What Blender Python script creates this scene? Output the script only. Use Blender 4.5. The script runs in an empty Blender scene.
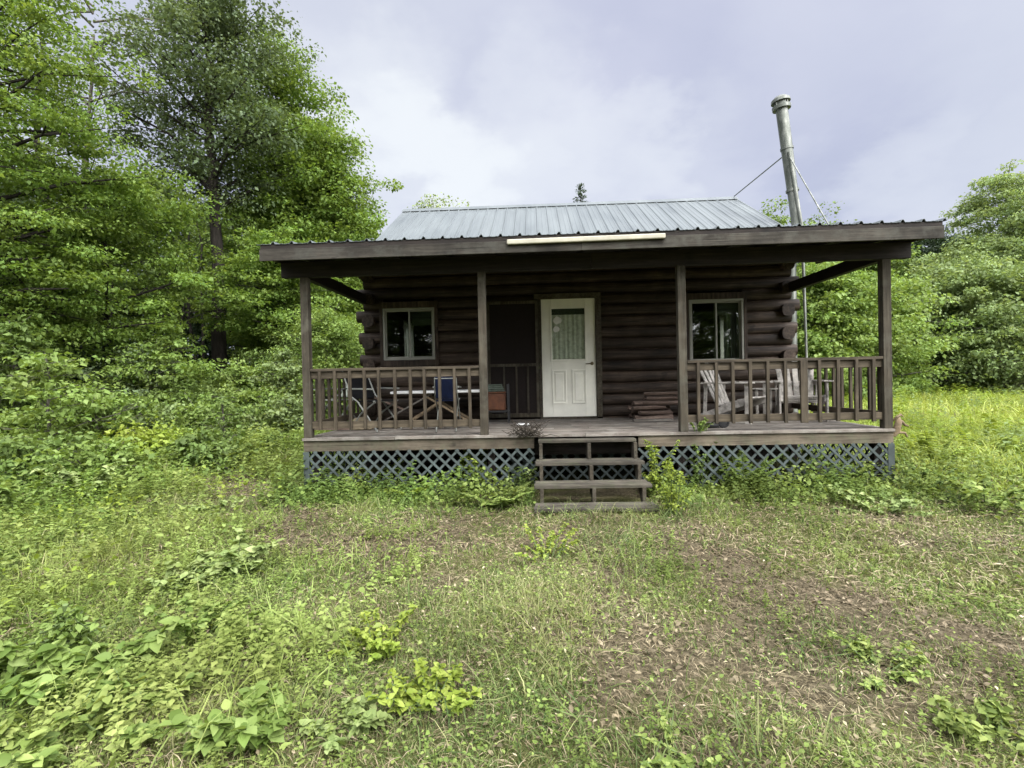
import bpy, math, random
import numpy as np
from mathutils import Vector, Matrix
random.seed(7)
RS = np.random.RandomState(11)
C = bpy.context.scene.collection
sc = bpy.context.scene
PI = math.pi

# ------------------------------------------------------------------ camera
CAM = np.array([2.9986, -6.4038, 1.4547]); YAW, PIT, ROL, FPX = .0485, -.0104, -.0216, 511.2
def cam_axes():
    c, s = math.cos(YAW), math.sin(YAW)
    fx = np.array([-s, c, 0]); rt = np.array([c, s, 0]); up = np.array([0, 0, 1.])
    f2 = fx*math.cos(PIT)+up*math.sin(PIT); u2 = up*math.cos(PIT)-fx*math.sin(PIT)
    return rt*math.cos(ROL)+u2*math.sin(ROL), u2*math.cos(ROL)-rt*math.sin(ROL), f2
R3, U3, F3 = cam_axes()
def at(px, py, Y):                       # the point at depth Y that the photograph shows at a pixel
    d = F3+R3*(px-512)/FPX+U3*(384-py)/FPX
    return CAM+d*((Y-CAM[1])/d[1])
def ground_at(px, py, z=0.):
    d = F3+R3*(px-512)/FPX+U3*(384-py)/FPX
    return CAM+d*((z-CAM[2])/d[2])
cd = bpy.data.cameras.new('camera'); cam = bpy.data.objects.new('camera', cd); C.objects.link(cam)
cam.matrix_world = Matrix(((R3[0], U3[0], -F3[0], CAM[0]), (R3[1], U3[1], -F3[1], CAM[1]), (R3[2], U3[2], -F3[2], CAM[2]), (0, 0, 0, 1)))
cd.sensor_width = 36; cd.lens = FPX/1024*36; cd.clip_start = .05; cd.clip_end = 2000
sc.camera = cam

# ------------------------------------------------------------------ materials
class NT:
    def __init__(s, name):
        s.m = bpy.data.materials.new(name); s.m.use_nodes = True; s.t = s.m.node_tree; s.t.nodes.clear()
        s.out = s.n('ShaderNodeOutputMaterial')
    def n(s, typ, **kw):
        o = s.t.nodes.new(typ)
        for k, v in kw.items(): setattr(o, k, v)
        return o
    def l(s, a, b): s.t.links.new(a, b)
    def coord(s, sx=1, sy=1, sz=1, which='Object'):
        tc = s.n('ShaderNodeTexCoord'); mp = s.n('ShaderNodeMapping'); mp.inputs['Scale'].default_value = (sx, sy, sz)
        s.l(tc.outputs[which], mp.inputs['Vector']); return mp.outputs['Vector']
    def noise(s, vec, scale, detail=4, rough=.55, dist=0):
        o = s.n('ShaderNodeTexNoise'); o.inputs['Scale'].default_value = scale; o.inputs['Detail'].default_value = detail
        o.inputs['Roughness'].default_value = rough; o.inputs['Distortion'].default_value = dist
        s.l(vec, o.inputs['Vector']); return o.outputs['Fac']
    def ramp(s, fac, stops):
        o = s.n('ShaderNodeValToRGB'); e = o.color_ramp.elements
        while len(e) < len(stops): e.new(.5)
        for i, (p, c) in enumerate(stops): e[i].position = p; e[i].color = (c[0], c[1], c[2], 1) if hasattr(c, '__len__') else (c, c, c, 1)
        s.l(fac, o.inputs['Fac']); return o.outputs['Color']
    def mix(s, fac, a, b, mode='MIX'):
        o = s.n('ShaderNodeMix', data_type='RGBA', blend_type=mode)
        for sock, v in ((o.inputs[0], fac), (o.inputs[6], a), (o.inputs[7], b)):
            if hasattr(v, 'links') or hasattr(v, 'is_linked'): s.l(v, sock)
            else: sock.default_value = v if not hasattr(v, '__len__') else (*v[:3], 1)
        return o.outputs[2]
    def math(s, op, a, b=0):
        o = s.n('ShaderNodeMath', operation=op)
        for i, v in enumerate((a, b)):
            if hasattr(v, 'is_linked'): s.l(v, o.inputs[i])
            else: o.inputs[i].default_value = v
        return o.outputs[0]
    def bump(s, h, strength=.3, dist=.01):
        o = s.n('ShaderNodeBump'); o.inputs['Strength'].default_value = strength; o.inputs['Distance'].default_value = dist
        s.l(h, o.inputs['Height']); return o.outputs['Normal']
    def bsdf(s, col, rough=.6, spec=.3, metal=0, normal=None):
        b = s.n('ShaderNodeBsdfPrincipled')
        if hasattr(col, 'is_linked'): s.l(col, b.inputs['Base Color'])
        else: b.inputs['Base Color'].default_value = (*col, 1)
        if hasattr(rough, 'is_linked'): s.l(rough, b.inputs['Roughness'])
        else: b.inputs['Roughness'].default_value = rough
        b.inputs['Specular IOR Level'].default_value = spec; b.inputs['Metallic'].default_value = metal
        if normal is not None: s.l(normal, b.inputs['Normal'])
        return b.outputs[0]
    def end(s, sh): s.l(sh, s.out.inputs['Surface']); return s.m

def wood(name, dark, mid, light, axis, grain=1., stain=.5, rough=.8, grey=None):
    t = NT(name); st = [26, 26, 26]; st[axis] = 1.6
    v = t.coord(*st); isl = t.n('ShaderNodeNewGeometry').outputs['Random Per Island']
    off = t.n('ShaderNodeVectorMath', operation='ADD'); t.l(v, off.inputs[0])
    cmb = t.n('ShaderNodeCombineXYZ')
    for i in range(3): t.l(t.math('MULTIPLY', isl, 37.), cmb.inputs[i])
    t.l(cmb.outputs[0], off.inputs[1]); v = off.outputs[0]
    g = t.noise(v, 1.*grain, 6, .65, .6)
    col = t.ramp(g, ((.28, dark), (.5, mid), (.72, light)))
    big = t.noise(t.coord(1, 1, 1), 3.2, 5, .6)
    st_ = t.ramp(big, ((.35, 1-stain), (.65, 1.08)))
    col = t.mix(1., col, st_, 'MULTIPLY')
    if grey is not None:
        f = t.ramp(t.noise(t.coord(1.7, 1.7, 1.7), 2.3, 6, .7), ((.48, 0.), (.66, .8)))
        col = t.mix(f, col, grey)
    st2 = [60, 60, 60]; st2[axis] = 1.1; ck = t.ramp(t.noise(t.coord(*st2), .9, 3, .6, .3), ((.33, .25), (.4, 1.)))
    col = t.mix(.8, col, ck, 'MULTIPLY')
    kn_ = t.ramp(t.noise(t.coord(*[7 if q_ != axis else 4 for q_ in range(3)]), 1., 2, .5), ((.27, .3), (.33, 1.)))
    col = t.mix(.7, col, kn_, 'MULTIPLY')
    vr = t.ramp(isl, ((0, .66), (1, 1.25)))
    col = t.mix(1., col, vr, 'MULTIPLY')
    fine = t.noise(t.coord(*[q*4 for q in st]), 1., 3, .6)
    return t.end(t.bsdf(col, rough, .25, 0, t.bump(t.math('ADD', g, t.math('MULTIPLY', fine, .4)), .5, .006)))

M = {}
for ax, k in ((0, 'x'), (1, 'y'), (2, 'z')):
    M['log'+k] = wood('dark_log_'+k, (.012, .0079, .0056), (.039, .0265, .019), (.098, .071, .052), ax, .8, .45, .62)
    M['post'+k] = wood('weathered_timber_'+k, (.026, .021, .014), (.056, .047, .033), (.1, .086, .063), ax, 1., .4, .85, (.085, .08, .062))
    M['rail'+k] = wood('brown_timber_'+k, (.026, .0205, .0135), (.06, .0475, .032), (.105, .085, .059), ax, 1., .35, .8)
    M['deck'+k] = wood('grey_deck_'+k, (.07, .06, .05), (.14, .122, .105), (.215, .195, .17), ax, 1., .35, .85, (.2, .19, .17))
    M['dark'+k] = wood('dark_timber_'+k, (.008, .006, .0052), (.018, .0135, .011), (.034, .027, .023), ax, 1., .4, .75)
M['tread'] = wood('grey_tread', (.03, .026, .02), (.075, .066, .052), (.14, .125, .1), 0, 1.2, .5, .9, (.06, .064, .038))
M['fire'] = wood('split_wood', (.07, .045, .035), (.18, .13, .105), (.34, .26, .21), 0, 1.6, .5, .9)
M['fascia'] = wood('weathered_fascia', (.016, .0135, .01), (.036, .0315, .025), (.07, .062, .05), 0, 1., .45, .85, (.055, .054, .045))
M['rim'] = wood('rim_timber', (.06, .047, .032), (.1, .082, .06), (.15, .125, .095), 0, 1., .45, .85, (.085, .085, .055))

def plain(name, col, rough=.5, spec=.4, metal=0, var=.15, scale=6, bump=.1):
    t = NT(name); n = t.noise(t.coord(), scale, 6, .65)
    c = t.mix(1., tuple(col), t.ramp(n, ((.3, 1-var*1.6), (.7, 1+var*.6))), 'MULTIPLY')
    c = t.mix(1., c, t.ramp(t.n('ShaderNodeNewGeometry').outputs['Random Per Island'], ((0, .86), (1, 1.1))), 'MULTIPLY')
    f = t.noise(t.coord(), scale*14, 3, .6)
    return t.end(t.bsdf(c, t.ramp(n, ((.3, rough*.85), (.7, min(1, rough*1.2)))), spec, metal, t.bump(f, bump, .003)))
M['white'] = plain('white_paint', (.8, .79, .7), .45, .4, 0, .09, 3)
M['vinyl'] = plain('white_vinyl', (.27, .27, .235), .4, .4, 0, .1, 5)
M['chairw'] = plain('worn_white_paint', (.47, .44, .4), .7, .3, 0, .45, 9, .3)
M['strip'] = plain('yellowed_white_plastic', (.37, .35, .275), .5, .4, 0, .18, 4)
M['lattice'] = plain('grey_lattice', (.058, .074, .072), .75, .3, 0, .35, 5, .3)
M['black'] = plain('black_rubber', (.012, .012, .013), .6, .3)
M['blackmetal'] = plain('black_metal', (.015, .015, .016), .45, .5)
M['alu'] = plain('dull_aluminium', (.24, .25, .23), .5, .5, .4, .2, 12)
M['blue'] = plain('navy_fabric', (.006, .010, .03), .9, .1, 0, .3, 20, .6)
M['blackcloth'] = plain('black_fabric', (.008, .008, .009), .95, .1, 0, .3, 20, .6)
M['webbing'] = plain('grey_webbing', (.28, .3, .25), .85, .2, 0, .3, 20, .5)
M['orange'] = plain('rust_orange_paint', (.11, .042, .02), .6, .3, 0, .3, 10)
M['blanket'] = plain('grey_green_cloth', (.09, .11, .09), .95, .1, 0, .3, 14, .5)
M['paper'] = plain('white_paper', (.75, .75, .74), .8, .2, 0, .1)
M['kraft'] = plain('kraft_paper', (.3, .25, .17), .85, .2, 0, .2)
M['twig'] = plain('dry_twig', (.05, .042, .033), .9, .2, 0, .4, 14, .5)
M['drift'] = plain('weathered_branch', (.2, .15, .095), .85, .2, 0, .4, 14, .5)
M['curtain'] = plain('pale_green_curtain', (.66, .69, .58), .9, .1, 0, .25, 12, .3)
M['blind'] = plain('grey_blind', (.15, .165, .135), .9, .1, 0, .2)
M['valance'] = plain('dark_lace', (.08, .1, .075), .9, .1, 0, .5, 60, .3)
M['tape'] = plain('inner_wall', (.05, .045, .04), .9, .1)
M['brass'] = plain('old_brass', (.2, .17, .1), .4, .5, .8)
M['screen'] = plain('fly_screen', (.016, .012, .011), .8, .15, 0, .3, 30, .2)

def glass():
    t = NT('window_glass'); tr = t.n('ShaderNodeBsdfTransparent'); tr.inputs[0].default_value = (.72, .76, .73, 1)
    gl = t.n('ShaderNodeBsdfGlossy'); gl.inputs['Roughness'].default_value = .02
    bn = t.bump(t.noise(t.coord(), 2.2, 2, .5), .04, .02); t.l(bn, gl.inputs['Normal'])
    lw = t.n('ShaderNodeLayerWeight'); lw.inputs['Blend'].default_value = .5; fr = t.n('ShaderNodeMath', operation='MULTIPLY_ADD'); t.l(t.math('POWER', lw.outputs['Facing'], 4.), fr.inputs[0]); fr.inputs[1].default_value = .8; fr.inputs[2].default_value = .085
    mx = t.n('ShaderNodeMixShader'); t.l(fr.outputs[0], mx.inputs[0]); t.l(tr.outputs[0], mx.inputs[1]); t.l(gl.outputs[0], mx.inputs[2])
    return t.end(mx.outputs[0])
M['glass'] = glass(); M['clear'] = M['glass'].copy(); M['clear'].name = 'clear_glass'
for n_ in M['clear'].node_tree.nodes:
    if n_.type == 'MATH' and n_.operation == 'MULTIPLY_ADD': n_.inputs[2].default_value = .03
    if n_.type == 'BSDF_TRANSPARENT': n_.inputs[0].default_value = (.9, .92, .9, 1)

def roofmetal():
    t = NT('painted_steel_roof'); n = t.noise(t.coord(1, .35, .35), 1.6, 6, .6)
    c = t.ramp(n, ((.3, (.1, .115, .12)), (.7, (.13, .147, .152))))
    streak = t.ramp(t.noise(t.coord(9, .5, .5), 1.5, 5, .6), ((.4, .93), (.6, 1.03)))
    c = t.mix(1., c, streak, 'MULTIPLY')
    return t.end(t.bsdf(c, t.ramp(n, ((.3, .3), (.7, .46))), .5, .25, t.bump(n, .12, .01)))
M['roof'] = roofmetal()
def steel():
    t = NT('weathered_galvanised_pipe'); n = t.noise(t.coord(4, 4, 1), 2.5, 6, .65)
    c = t.ramp(n, ((.3, (.055, .063, .052)), (.5, (.13, .14, .122)), (.7, (.27, .275, .25))))
    return t.end(t.bsdf(c, .42, .5, .45, t.bump(n, .15, .01)))
M['pipe'] = steel()

def leafmat(name, c0, c1, c2, trans=.32, rough=.55, spec=.2):
    t = NT(name); a = t.n('ShaderNodeAttribute'); a.attribute_name = 'rnd'
    col = t.ramp(a.outputs['Fac'], ((.0, c0), (.5, c1), (1., c2)))
    big = t.noise(t.coord(1, 1, 1), .9, 3, .6)
    hue = t.n('ShaderNodeHueSaturation'); hue.inputs['Saturation'].default_value = .97; t.l(col, hue.inputs['Color'])
    t.l(t.ramp(big, ((.3, .485), (.7, .51))), hue.inputs['Hue']); t.l(t.ramp(big, ((.3, .86), (.7, 1.16))), hue.inputs['Value'])
    col = hue.outputs[0]
    b = t.bsdf(col, rough, spec); tl = t.n('ShaderNodeBsdfTranslucent'); t.l(t.mix(1., col, (1.15, 1.1, .6), 'MULTIPLY'), tl.inputs[0])
    mx = t.n('ShaderNodeMixShader'); mx.inputs[0].default_value = trans; t.l(b, mx.inputs[1]); t.l(tl.outputs[0], mx.inputs[2])
    return t.end(mx.outputs[0])
L = {
 'oak':   leafmat('oak_leaves', (.055, .082, .036), (.085, .122, .055), (.13, .175, .085), .36),
 'maple': leafmat('maple_leaves', (.07, .126, .02), (.126, .203, .036), (.205, .29, .065), .46),
 'beech': leafmat('beech_leaves', (.065, .108, .022), (.11, .17, .04), (.17, .235, .068), .45),
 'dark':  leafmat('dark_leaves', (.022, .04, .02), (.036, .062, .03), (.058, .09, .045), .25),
 'shrub': leafmat('shrub_leaves', (.065, .112, .025), (.115, .175, .042), (.175, .25, .07), .4),
 'bank':  leafmat('bank_leaves', (.11, .165, .06), (.178, .246, .092), (.255, .325, .14), .42),
 'bright': leafmat('bright_leaves', (.09, .15, .028), (.155, .235, .05), (.235, .32, .095), .4),
 'pale':  leafmat('pale_leaves', (.12, .17, .05), (.19, .255, .08), (.28, .345, .135), .3),
 'lime':  leafmat('yellow_green_leaves', (.13, .19, .02), (.205, .28, .035), (.3, .37, .075), .4),
 'weed':  leafmat('weed_leaves', (.08, .13, .026), (.16, .222, .048), (.28, .345, .1), .36),
 'grass': leafmat('grass_blades', (.05, .085, .022), (.122, .168, .048), (.31, .31, .14), .32),
 'meadow': leafmat('meadow_blades', (.15, .21, .03), (.235, .305, .05), (.37, .42, .12), .42),
 'litter': leafmat('brown_litter', (.048, .038, .022), (.12, .098, .058), (.31, .26, .165), .1),
 'straw': leafmat('dry_clippings', (.08, .06, .036), (.21, .168, .102), (.44, .385, .255), .15),
}
def barkmat(name, a, b):
    t = NT(name); n = t.noise(t.coord(14, 14, 2.5), 1., 6, .7, .5)
    return t.end(t.bsdf(t.ramp(n, ((.3, a), (.7, b))), .9, .2, 0, t.bump(n, .8, .03)))
M['bark'] = barkmat('dark_bark', (.009, .0075, .006), (.034, .029, .024))
M['greybark'] = barkmat('grey_bark', (.04, .036, .03), (.13, .12, .1))
M['stem'] = plain('green_stem', (.1, .14, .05), .7, .2)

# ------------------------------------------------------------------ mesh helpers
def link(name, me, mat, parent=None):
    o = bpy.data.objects.new(name, me); C.objects.link(o)
    if mat is not None: me.materials.append(mat)
    if parent is not None: o.parent = parent
    return o
class MB:
    def __init__(s): s.v = []; s.f = []
    def add(s, vs, fs):
        b = len(s.v); s.v += [tuple(float(q) for q in p) for p in vs]; s.f += [tuple(b+i for i in f) for f in fs]; return s
    def box(s, x0, y0, z0, x1, y1, z1):
        return s.add([(x0,y0,z0),(x1,y0,z0),(x1,y1,z0),(x0,y1,z0),(x0,y0,z1),(x1,y0,z1),(x1,y1,z1),(x0,y1,z1)],
                     [(0,3,2,1),(4,5,6,7),(0,1,5,4),(1,2,6,5),(2,3,7,6),(3,0,4,7)])
    def bar(s, p, q, w, h, up=(0,0,1)):             # board from p to q, w across, h along up
        p, q = Vector(p), Vector(q); d = (q-p).normalized(); u = Vector(up); r = d.cross(u)
        if r.length < 1e-4: u = Vector((0,1,0)); r = d.cross(u)
        r.normalize(); u = r.cross(d).normalized(); vs = []
        for e in (p, q):
            for a, b in ((-1,-1),(1,-1),(1,1),(-1,1)): vs.append(e+r*a*w/2+u*b*h/2)
        return s.add(vs, [(0,1,2,3),(7,6,5,4),(0,4,5,1),(1,5,6,2),(2,6,7,3),(3,7,4,0)])
    def tube(s, pts, rad, n=8, cap=True):
        pts = [Vector(p) for p in pts]
        if not hasattr(rad, '__len__'): rad = [rad]*len(pts)
        u = None; rings = []
        for i, p in enumerate(pts):
            d = (pts[min(i+1, len(pts)-1)]-pts[max(i-1, 0)]).normalized()
            if u is None: u = d.orthogonal().normalized()
            u = (u-d*u.dot(d)); u = u.normalized() if u.length > 1e-6 else d.orthogonal().normalized()
            w = d.cross(u); rings.append([p+(u*math.cos(2*PI*k/n)+w*math.sin(2*PI*k/n))*rad[i] for k in range(n)])
        fs = []
        for i in range(len(pts)-1):
            for k in range(n): fs.append((i*n+k, i*n+(k+1) % n, (i+1)*n+(k+1) % n, (i+1)*n+k))
        if cap: fs.append(tuple(range(n))[::-1]); fs.append(tuple((len(pts)-1)*n+k for k in range(n)))
        return s.add([p for r in rings for p in r], fs)
    def prism(s, poly, axis, a, b):                 # poly of 2-D points extruded along an axis
        def P(q, t): l = list(q); l.insert(axis, t); return l
        n = len(poly); return s.add([P(q, a) for q in poly]+[P(q, b) for q in poly],
            [tuple(range(n))[::-1], tuple(range(n, 2*n))]+[(i, (i+1) % n, n+(i+1) % n, n+i) for i in range(n)])
    def build(s, name, mat, parent=None, bevel=0, smooth=False):
        me = bpy.data.meshes.new(name); me.from_pydata(s.v, [], s.f)
        import bmesh
        bm = bmesh.new(); bm.from_mesh(me); bmesh.ops.recalc_face_normals(bm, faces=bm.faces); bm.to_mesh(me); bm.free()
        o = link(name, me, mat, parent)
        if smooth:
            for p in me.polygons: p.use_smooth = True
            me.set_sharp_from_angle(angle=math.radians(40))
        if bevel:
            b = o.modifiers.new('bevel', 'BEVEL'); b.width = bevel; b.segments = 2; b.limit_method = 'ANGLE'
        return o
def scatter(name, tv, tf, Mx, T, mat, rnd, parent=None):    # one mesh of many transformed copies of a small template
    tv = np.asarray(tv, float); N, K = len(T), len(tv)
    V = (np.einsum('nij,kj->nki', Mx, tv)+T[:, None, :]).reshape(-1, 3)
    li = np.concatenate([np.array(f) for f in tf]); ls = np.cumsum([0]+[len(f) for f in tf[:-1]]); nl = len(li)
    me = bpy.data.meshes.new(name); me.vertices.add(N*K); me.vertices.foreach_set('co', V.astype(np.float32).ravel())
    me.loops.add(N*nl); me.loops.foreach_set('vertex_index', (li[None, :]+np.arange(N)[:, None]*K).astype(np.int32).ravel())
    me.polygons.add(N*len(tf)); me.polygons.foreach_set('loop_start', (ls[None, :]+np.arange(N)[:, None]*nl).astype(np.int32).ravel())
    a = me.attributes.new('rnd', 'FLOAT', 'FACE'); a.data.foreach_set('value', np.repeat(np.clip(rnd, 0, 1), len(tf)).astype(np.float32))
    me.update(); me.validate()
    return link(name, me, mat, parent)
def frames(d, n):                                   # matrices with columns: side, along d, normal near n
    d = d/np.linalg.norm(d, axis=1, keepdims=True); s = np.cross(d, n); s /= np.linalg.norm(s, axis=1, keepdims=True)+1e-9
    u = np.cross(s, d); return np.stack([s, d, u], 2)
LEAF4 = ([(0,0,0),(.36,.45,.07),(0,1,-.12),(-.36,.45,.07)], [(0,1,2,3)])
LEAF6 = ([(0,0,0),(.3,.25,.07),(.33,.55,.05),(0,1,-.18),(-.33,.55,.05),(-.3,.25,.07),(0,.5,-.03)], [(0,1,2,6),(6,2,3),(0,6,4,5),(6,3,4)])
LEAF6L = ([(0,0,0),(.36,.2,.07),(.4,.5,.05),(.18,.82,-.06),(0,1,-.16),(-.18,.82,-.06),(-.4,.5,.05),(-.36,.2,.07),(0,.5,-.04)], [(0,1,2,8),(8,2,3,4),(0,8,6,7),(8,4,5,6)])
def blade(bend): return ([(-.5,0,0),(.5,0,0),(.42,.12*bend,.4),(-.42,.12*bend,.4),(.24,.42*bend,.75-.05*bend),(-.24,.42*bend,.75-.05*bend),(0,.85*bend,1-.28*bend)],
                         [(0,1,2,3),(3,2,4,5),(5,4,6)])
def thing(name, label, cat, loc=(0,0,0), rz=0, group=None):
    o = bpy.data.objects.new(name, None); o.empty_display_size = .2; C.objects.link(o); o.location = [float(q) for q in loc]; o.rotation_euler = (0,0,rz)
    return tag(o, label, cat, group)
def tag(o, label, cat, group=None):
    o['label'] = label; o['category'] = cat
    if group: o['group'] = group
    return o
def structure(o): o['kind'] = 'structure'; return o
def stuff(o, label, cat): o['kind'] = 'stuff'; o['label'] = label; o['category'] = cat; return o
def copy_tree(o, parent=None):
    c = o.copy(); C.objects.link(c); c.parent = parent
    for ch in [q for q in C.objects if q.parent == o]: copy_tree(ch, c)
    return c

# ------------------------------------------------------------------ terrain height
def hgt(x, y):
    x = np.asarray(x, float); y = np.asarray(y, float)
    h = .035*np.sin(x*1.3+.7)*np.cos(y*1.1+.3)+.025*np.sin(x*2.9+y*2.1)+.012*np.sin(x*6.1-y*4.7)
    near = np.exp(-((np.maximum(np.abs(x-3.65)-3.6, 0))**2+(np.maximum(np.abs(y-4)-4.2, 0))**2)/1.2)
    h = h*(1-near*.8)
    h = h+.25*np.clip((-x-3)/8, 0, 1)*np.clip((y+4)/8, 0, 1)            # rises a little toward the woods
    return h
def vnoise(x, y, sc_, seed):
    g = np.random.RandomState(seed).rand(64, 64); u = x*sc_; v = y*sc_; i = np.floor(u).astype(int); j = np.floor(v).astype(int); a = u-i; b = v-j; a = a*a*(3-2*a); b = b*b*(3-2*b)
    G = lambda p, q: g[p % 64, q % 64]
    return (G(i, j)*(1-a)+G(i+1, j)*a)*(1-b)+(G(i, j+1)*(1-a)+G(i+1, j+1)*a)*b
dirt_lines = [[(222,480),(262,512),(300,545),(420,545)], [(420,545),(540,540),(600,525)], [(600,518),(680,540),(760,585),(860,600),(1010,645)], [(600,520),(615,590),(640,650),(740,768)], [(225,470),(300,520)]]
dirt_w = [.4, .28, .36, .26, .35]; dirt_s = [1.15, .8, 1., .75, 1.1]
def dirt(x, y):
    out = np.zeros_like(x)
    wob = .25*np.sin(x*3.1+y*1.7)+.18*np.sin(x*7.3-y*5.1)+.14*np.sin(x*13.1+y*17.)
    for pl, w, s in zip(dirt_lines, dirt_w, dirt_s):
        P = [ground_at(*q)[:2] for q in pl]; dm = np.full_like(x, 99.)
        for a, b in zip(P[:-1], P[1:]):
            ab = b-a; t = np.clip(((x-a[0])*ab[0]+(y-a[1])*ab[1])/(ab@ab), 0, 1)
            dm = np.minimum(dm, np.hypot(x-a[0]-t*ab[0], y-a[1]-t*ab[1]))
        out = np.maximum(out, s*np.clip(1.25-dm/w+wob*.7, 0, 1))
    pat = .5*vnoise(x, y, 1.1, 8)+.3*vnoise(x, y, 3.1, 9)+.2*vnoise(x, y, 9., 10); mid = np.exp(-((x-3.6)/2.6)**2)*.16
    return np.clip(np.maximum(out*(.55+.9*vnoise(x, y, 5, 12)), np.clip((pat+mid-.62)*5, 0, .7)), 0, 1)

def build_ground():
    xs = np.concatenate([[-900, -300, -120, -60, -35], np.arange(-22, 18.01, .2), [25, 40, 70, 150, 400, 900]])
    ys = np.concatenate([[-900, -300, -100, -40, -20], np.arange(-9, 16.01, .2), [20, 30, 45, 70, 150, 400, 900]])
    X, Y = np.meshgrid(xs, ys); Z = hgt(X, Y)*np.clip(1-np.hypot(X-2, Y)/120, 0, 1)
    V = np.stack([X, Y, Z], 2).reshape(-1, 3); nx = len(xs); F = []
    for j in range(len(ys)-1):
        for i in range(nx-1): a = j*nx+i; F.append((a, a+1, a+nx+1, a+nx))
    me = bpy.data.meshes.new('ground'); me.from_pydata(V.tolist(), [], F)
    for p in me.polygons: p.use_smooth = True
    at_ = me.attributes.new('dirt', 'FLOAT', 'POINT'); at_.data.foreach_set('value', dirt(X.ravel(), Y.ravel()).astype(np.float32))
    t = NT('soil_and_thatch'); n1 = t.noise(t.coord(), 1.2, 6, .65); n2 = t.noise(t.coord(), 28, 5, .7); n3 = t.noise(t.coord(), 130, 3, .6)
    soil = t.ramp(n2, ((.3, (.035, .029, .018)), (.5, (.088, .073, .045)), (.68, (.178, .15, .098))))
    that = t.ramp(n3, ((.3, (.03, .035, .012)), (.5, (.075, .08, .027)), (.7, (.16, .15, .07))))
    a = t.n('ShaderNodeAttribute'); a.attribute_name = 'dirt'
    f = t.math('ADD', t.math('MULTIPLY', a.outputs['Fac'], 1.1), t.math('MULTIPLY', t.math('SUBTRACT', n1, .5), .8))
    col = t.mix(t.ramp(f, ((.15, 0.), (.7, 1.))), that, soil)
    m = t.end(t.bsdf(col, .95, .1, 0, t.bump(t.math('ADD', n2, t.math('MULTIPLY', n3, .6)), .9, .03)))
    structure(link('ground', me, m))
build_ground()

# ------------------------------------------------------------------ the cabin
W, D, ZD = 7.3, 2.4, .75
cabin = thing('log_cabin', 'dark brown log cabin with a covered front porch and ribbed metal roof', 'cabin')
def jit(a): return random.uniform(-a, a)
# log walls: each course a round log, courses cross at the corners
def add_log(mb, a, b, r):
    a, b = Vector(a), Vector(b); n = max(2, int((b-a).length/.6)+1); pts = []; rad = []
    for i in range(n+1):
        p = a.lerp(b, i/n)+Vector((0, jit(.004), jit(.004))); pts.append(p); rad.append(r*(1+jit(.03)))
    k0 = len(mb.v); mb.tube(pts, rad, 20)
    ax = (b-a).normalized(); sd = Vector((-ax.y, ax.x, 0))              # square the round section a little, as milled logs are
    for j in range(k0, len(mb.v)):
        q = Vector(mb.v[j]); c = a+ax*(q-a).dot(ax); o = q-c; u, w_ = o.dot(sd)/r, o.z/r; m_ = (abs(u)**2.9+abs(w_)**2.9)**(1/2.9)/max(1e-6, math.hypot(u, w_))
        o = o/m_*.955; mb.v[j] = tuple(c+o)
fo = [(.35, 1.25, 1.82, 2.72), (5.59, 6.49, 1.66, 2.72), (3.04, 4.07, .6, 2.86)]       # openings in the front wall
so = [(4.35, 5.25, 1.75, 2.75)]                                                       # opening in each gable wall
bo = [(2.6, 3.6, 1.8, 2.7)]
def runs(a, b, z, r, ops):
    segs = [(a, b)]
    for o0, o1, z0, z1 in ops:
        if z+r*.75 > z0 and z-r*.75 < z1:
            segs = [q for s0, s1 in segs for q in ((s0, min(s1, o0)), (max(s0, o1), s1)) if q[1]-q[0] > .02]
    return segs
HL = .192; R = .105
walls = {}
for i in range(15):
    z = .68+i*HL; ext = .11+jit(.03) if i % 2 == 0 else 0.
    for y, ops in ((D+.1, fo), (8.7, bo)):
        for a, b in runs(-ext, W+ext, z, R, ops): add_log(walls.setdefault((0, y), MB()), (a, y, z), (b, y, z), R)
    z2 = z+HL/2
    for x in (.1, W-.1):
        for a, b in runs(D-.1-jit(.03) if i % 2 else D+.06, 9.0, z2, R, so): add_log(walls.setdefault((1, x), MB()), (x, a, z2), (x, b, z2), R)
for k_, mb_ in walls.items(): mb_.build('log_wall', M['logy' if k_[0] else 'logx'], cabin, smooth=True)
MB().box(.15, D+.1, .62, W-.15, 8.7, .7).build('inner_floor', M['darkx'], cabin)
for x0, x1 in ((.02, .1), (W-.1, W-.02)):
    g = MB().prism([(2.3, 3.56), (8.9, 3.56), (5.6, 5.36)], 0, x0, x1)
    g.build('gable', M['darkz'], cabin)
for y in (D+.03, 8.62): MB().box(.12, y, 3.45, W-.12, y+.14, 3.62).build('wall_plate', M['darkx'], cabin)

# roofs: ribbed sheets
def ribbed(mb, x0, x1, prof_fn, pitch=.2286, rh=.016):
    """sheet between two edge lines: prof_fn(x, rise) gives lower and upper end points"""
    xs = []
    n = int(round((x1-x0)/pitch)); p = (x1-x0)/n
    for i in range(n):
        a = x0+i*p
        for dx, h in ((0, .0), (.06, 0), (.064, .004), (.085, .004), (.089, 0), (.14, 0), (.144, .004), (.165, .004), (.169, 0), (p-.055, 0), (p-.035, rh), (p-.014, rh)): xs.append((a+dx, h))
    xs.append((x1, 0)); vs = []; k = 0
    for x, h in xs:
        P = prof_fn(x, h); k = len(P); vs += P
    fs = [(i*k+j, (i+1)*k+j, (i+1)*k+j+1, i*k+j+1) for i in range(len(xs)-1) for j in range(k-1)]
    mb.add(vs, fs)
YE, ZE, YR, ZR = 2.08, 3.42, 5.6, 5.46
sl = math.atan2(ZR-ZE, YR-YE)
def main_front(x, h): return [(x, YE-h*math.sin(sl), ZE+h*math.cos(sl)+.02), (x, YR-h*math.sin(sl), ZR+h*math.cos(sl)+.02)]
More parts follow.
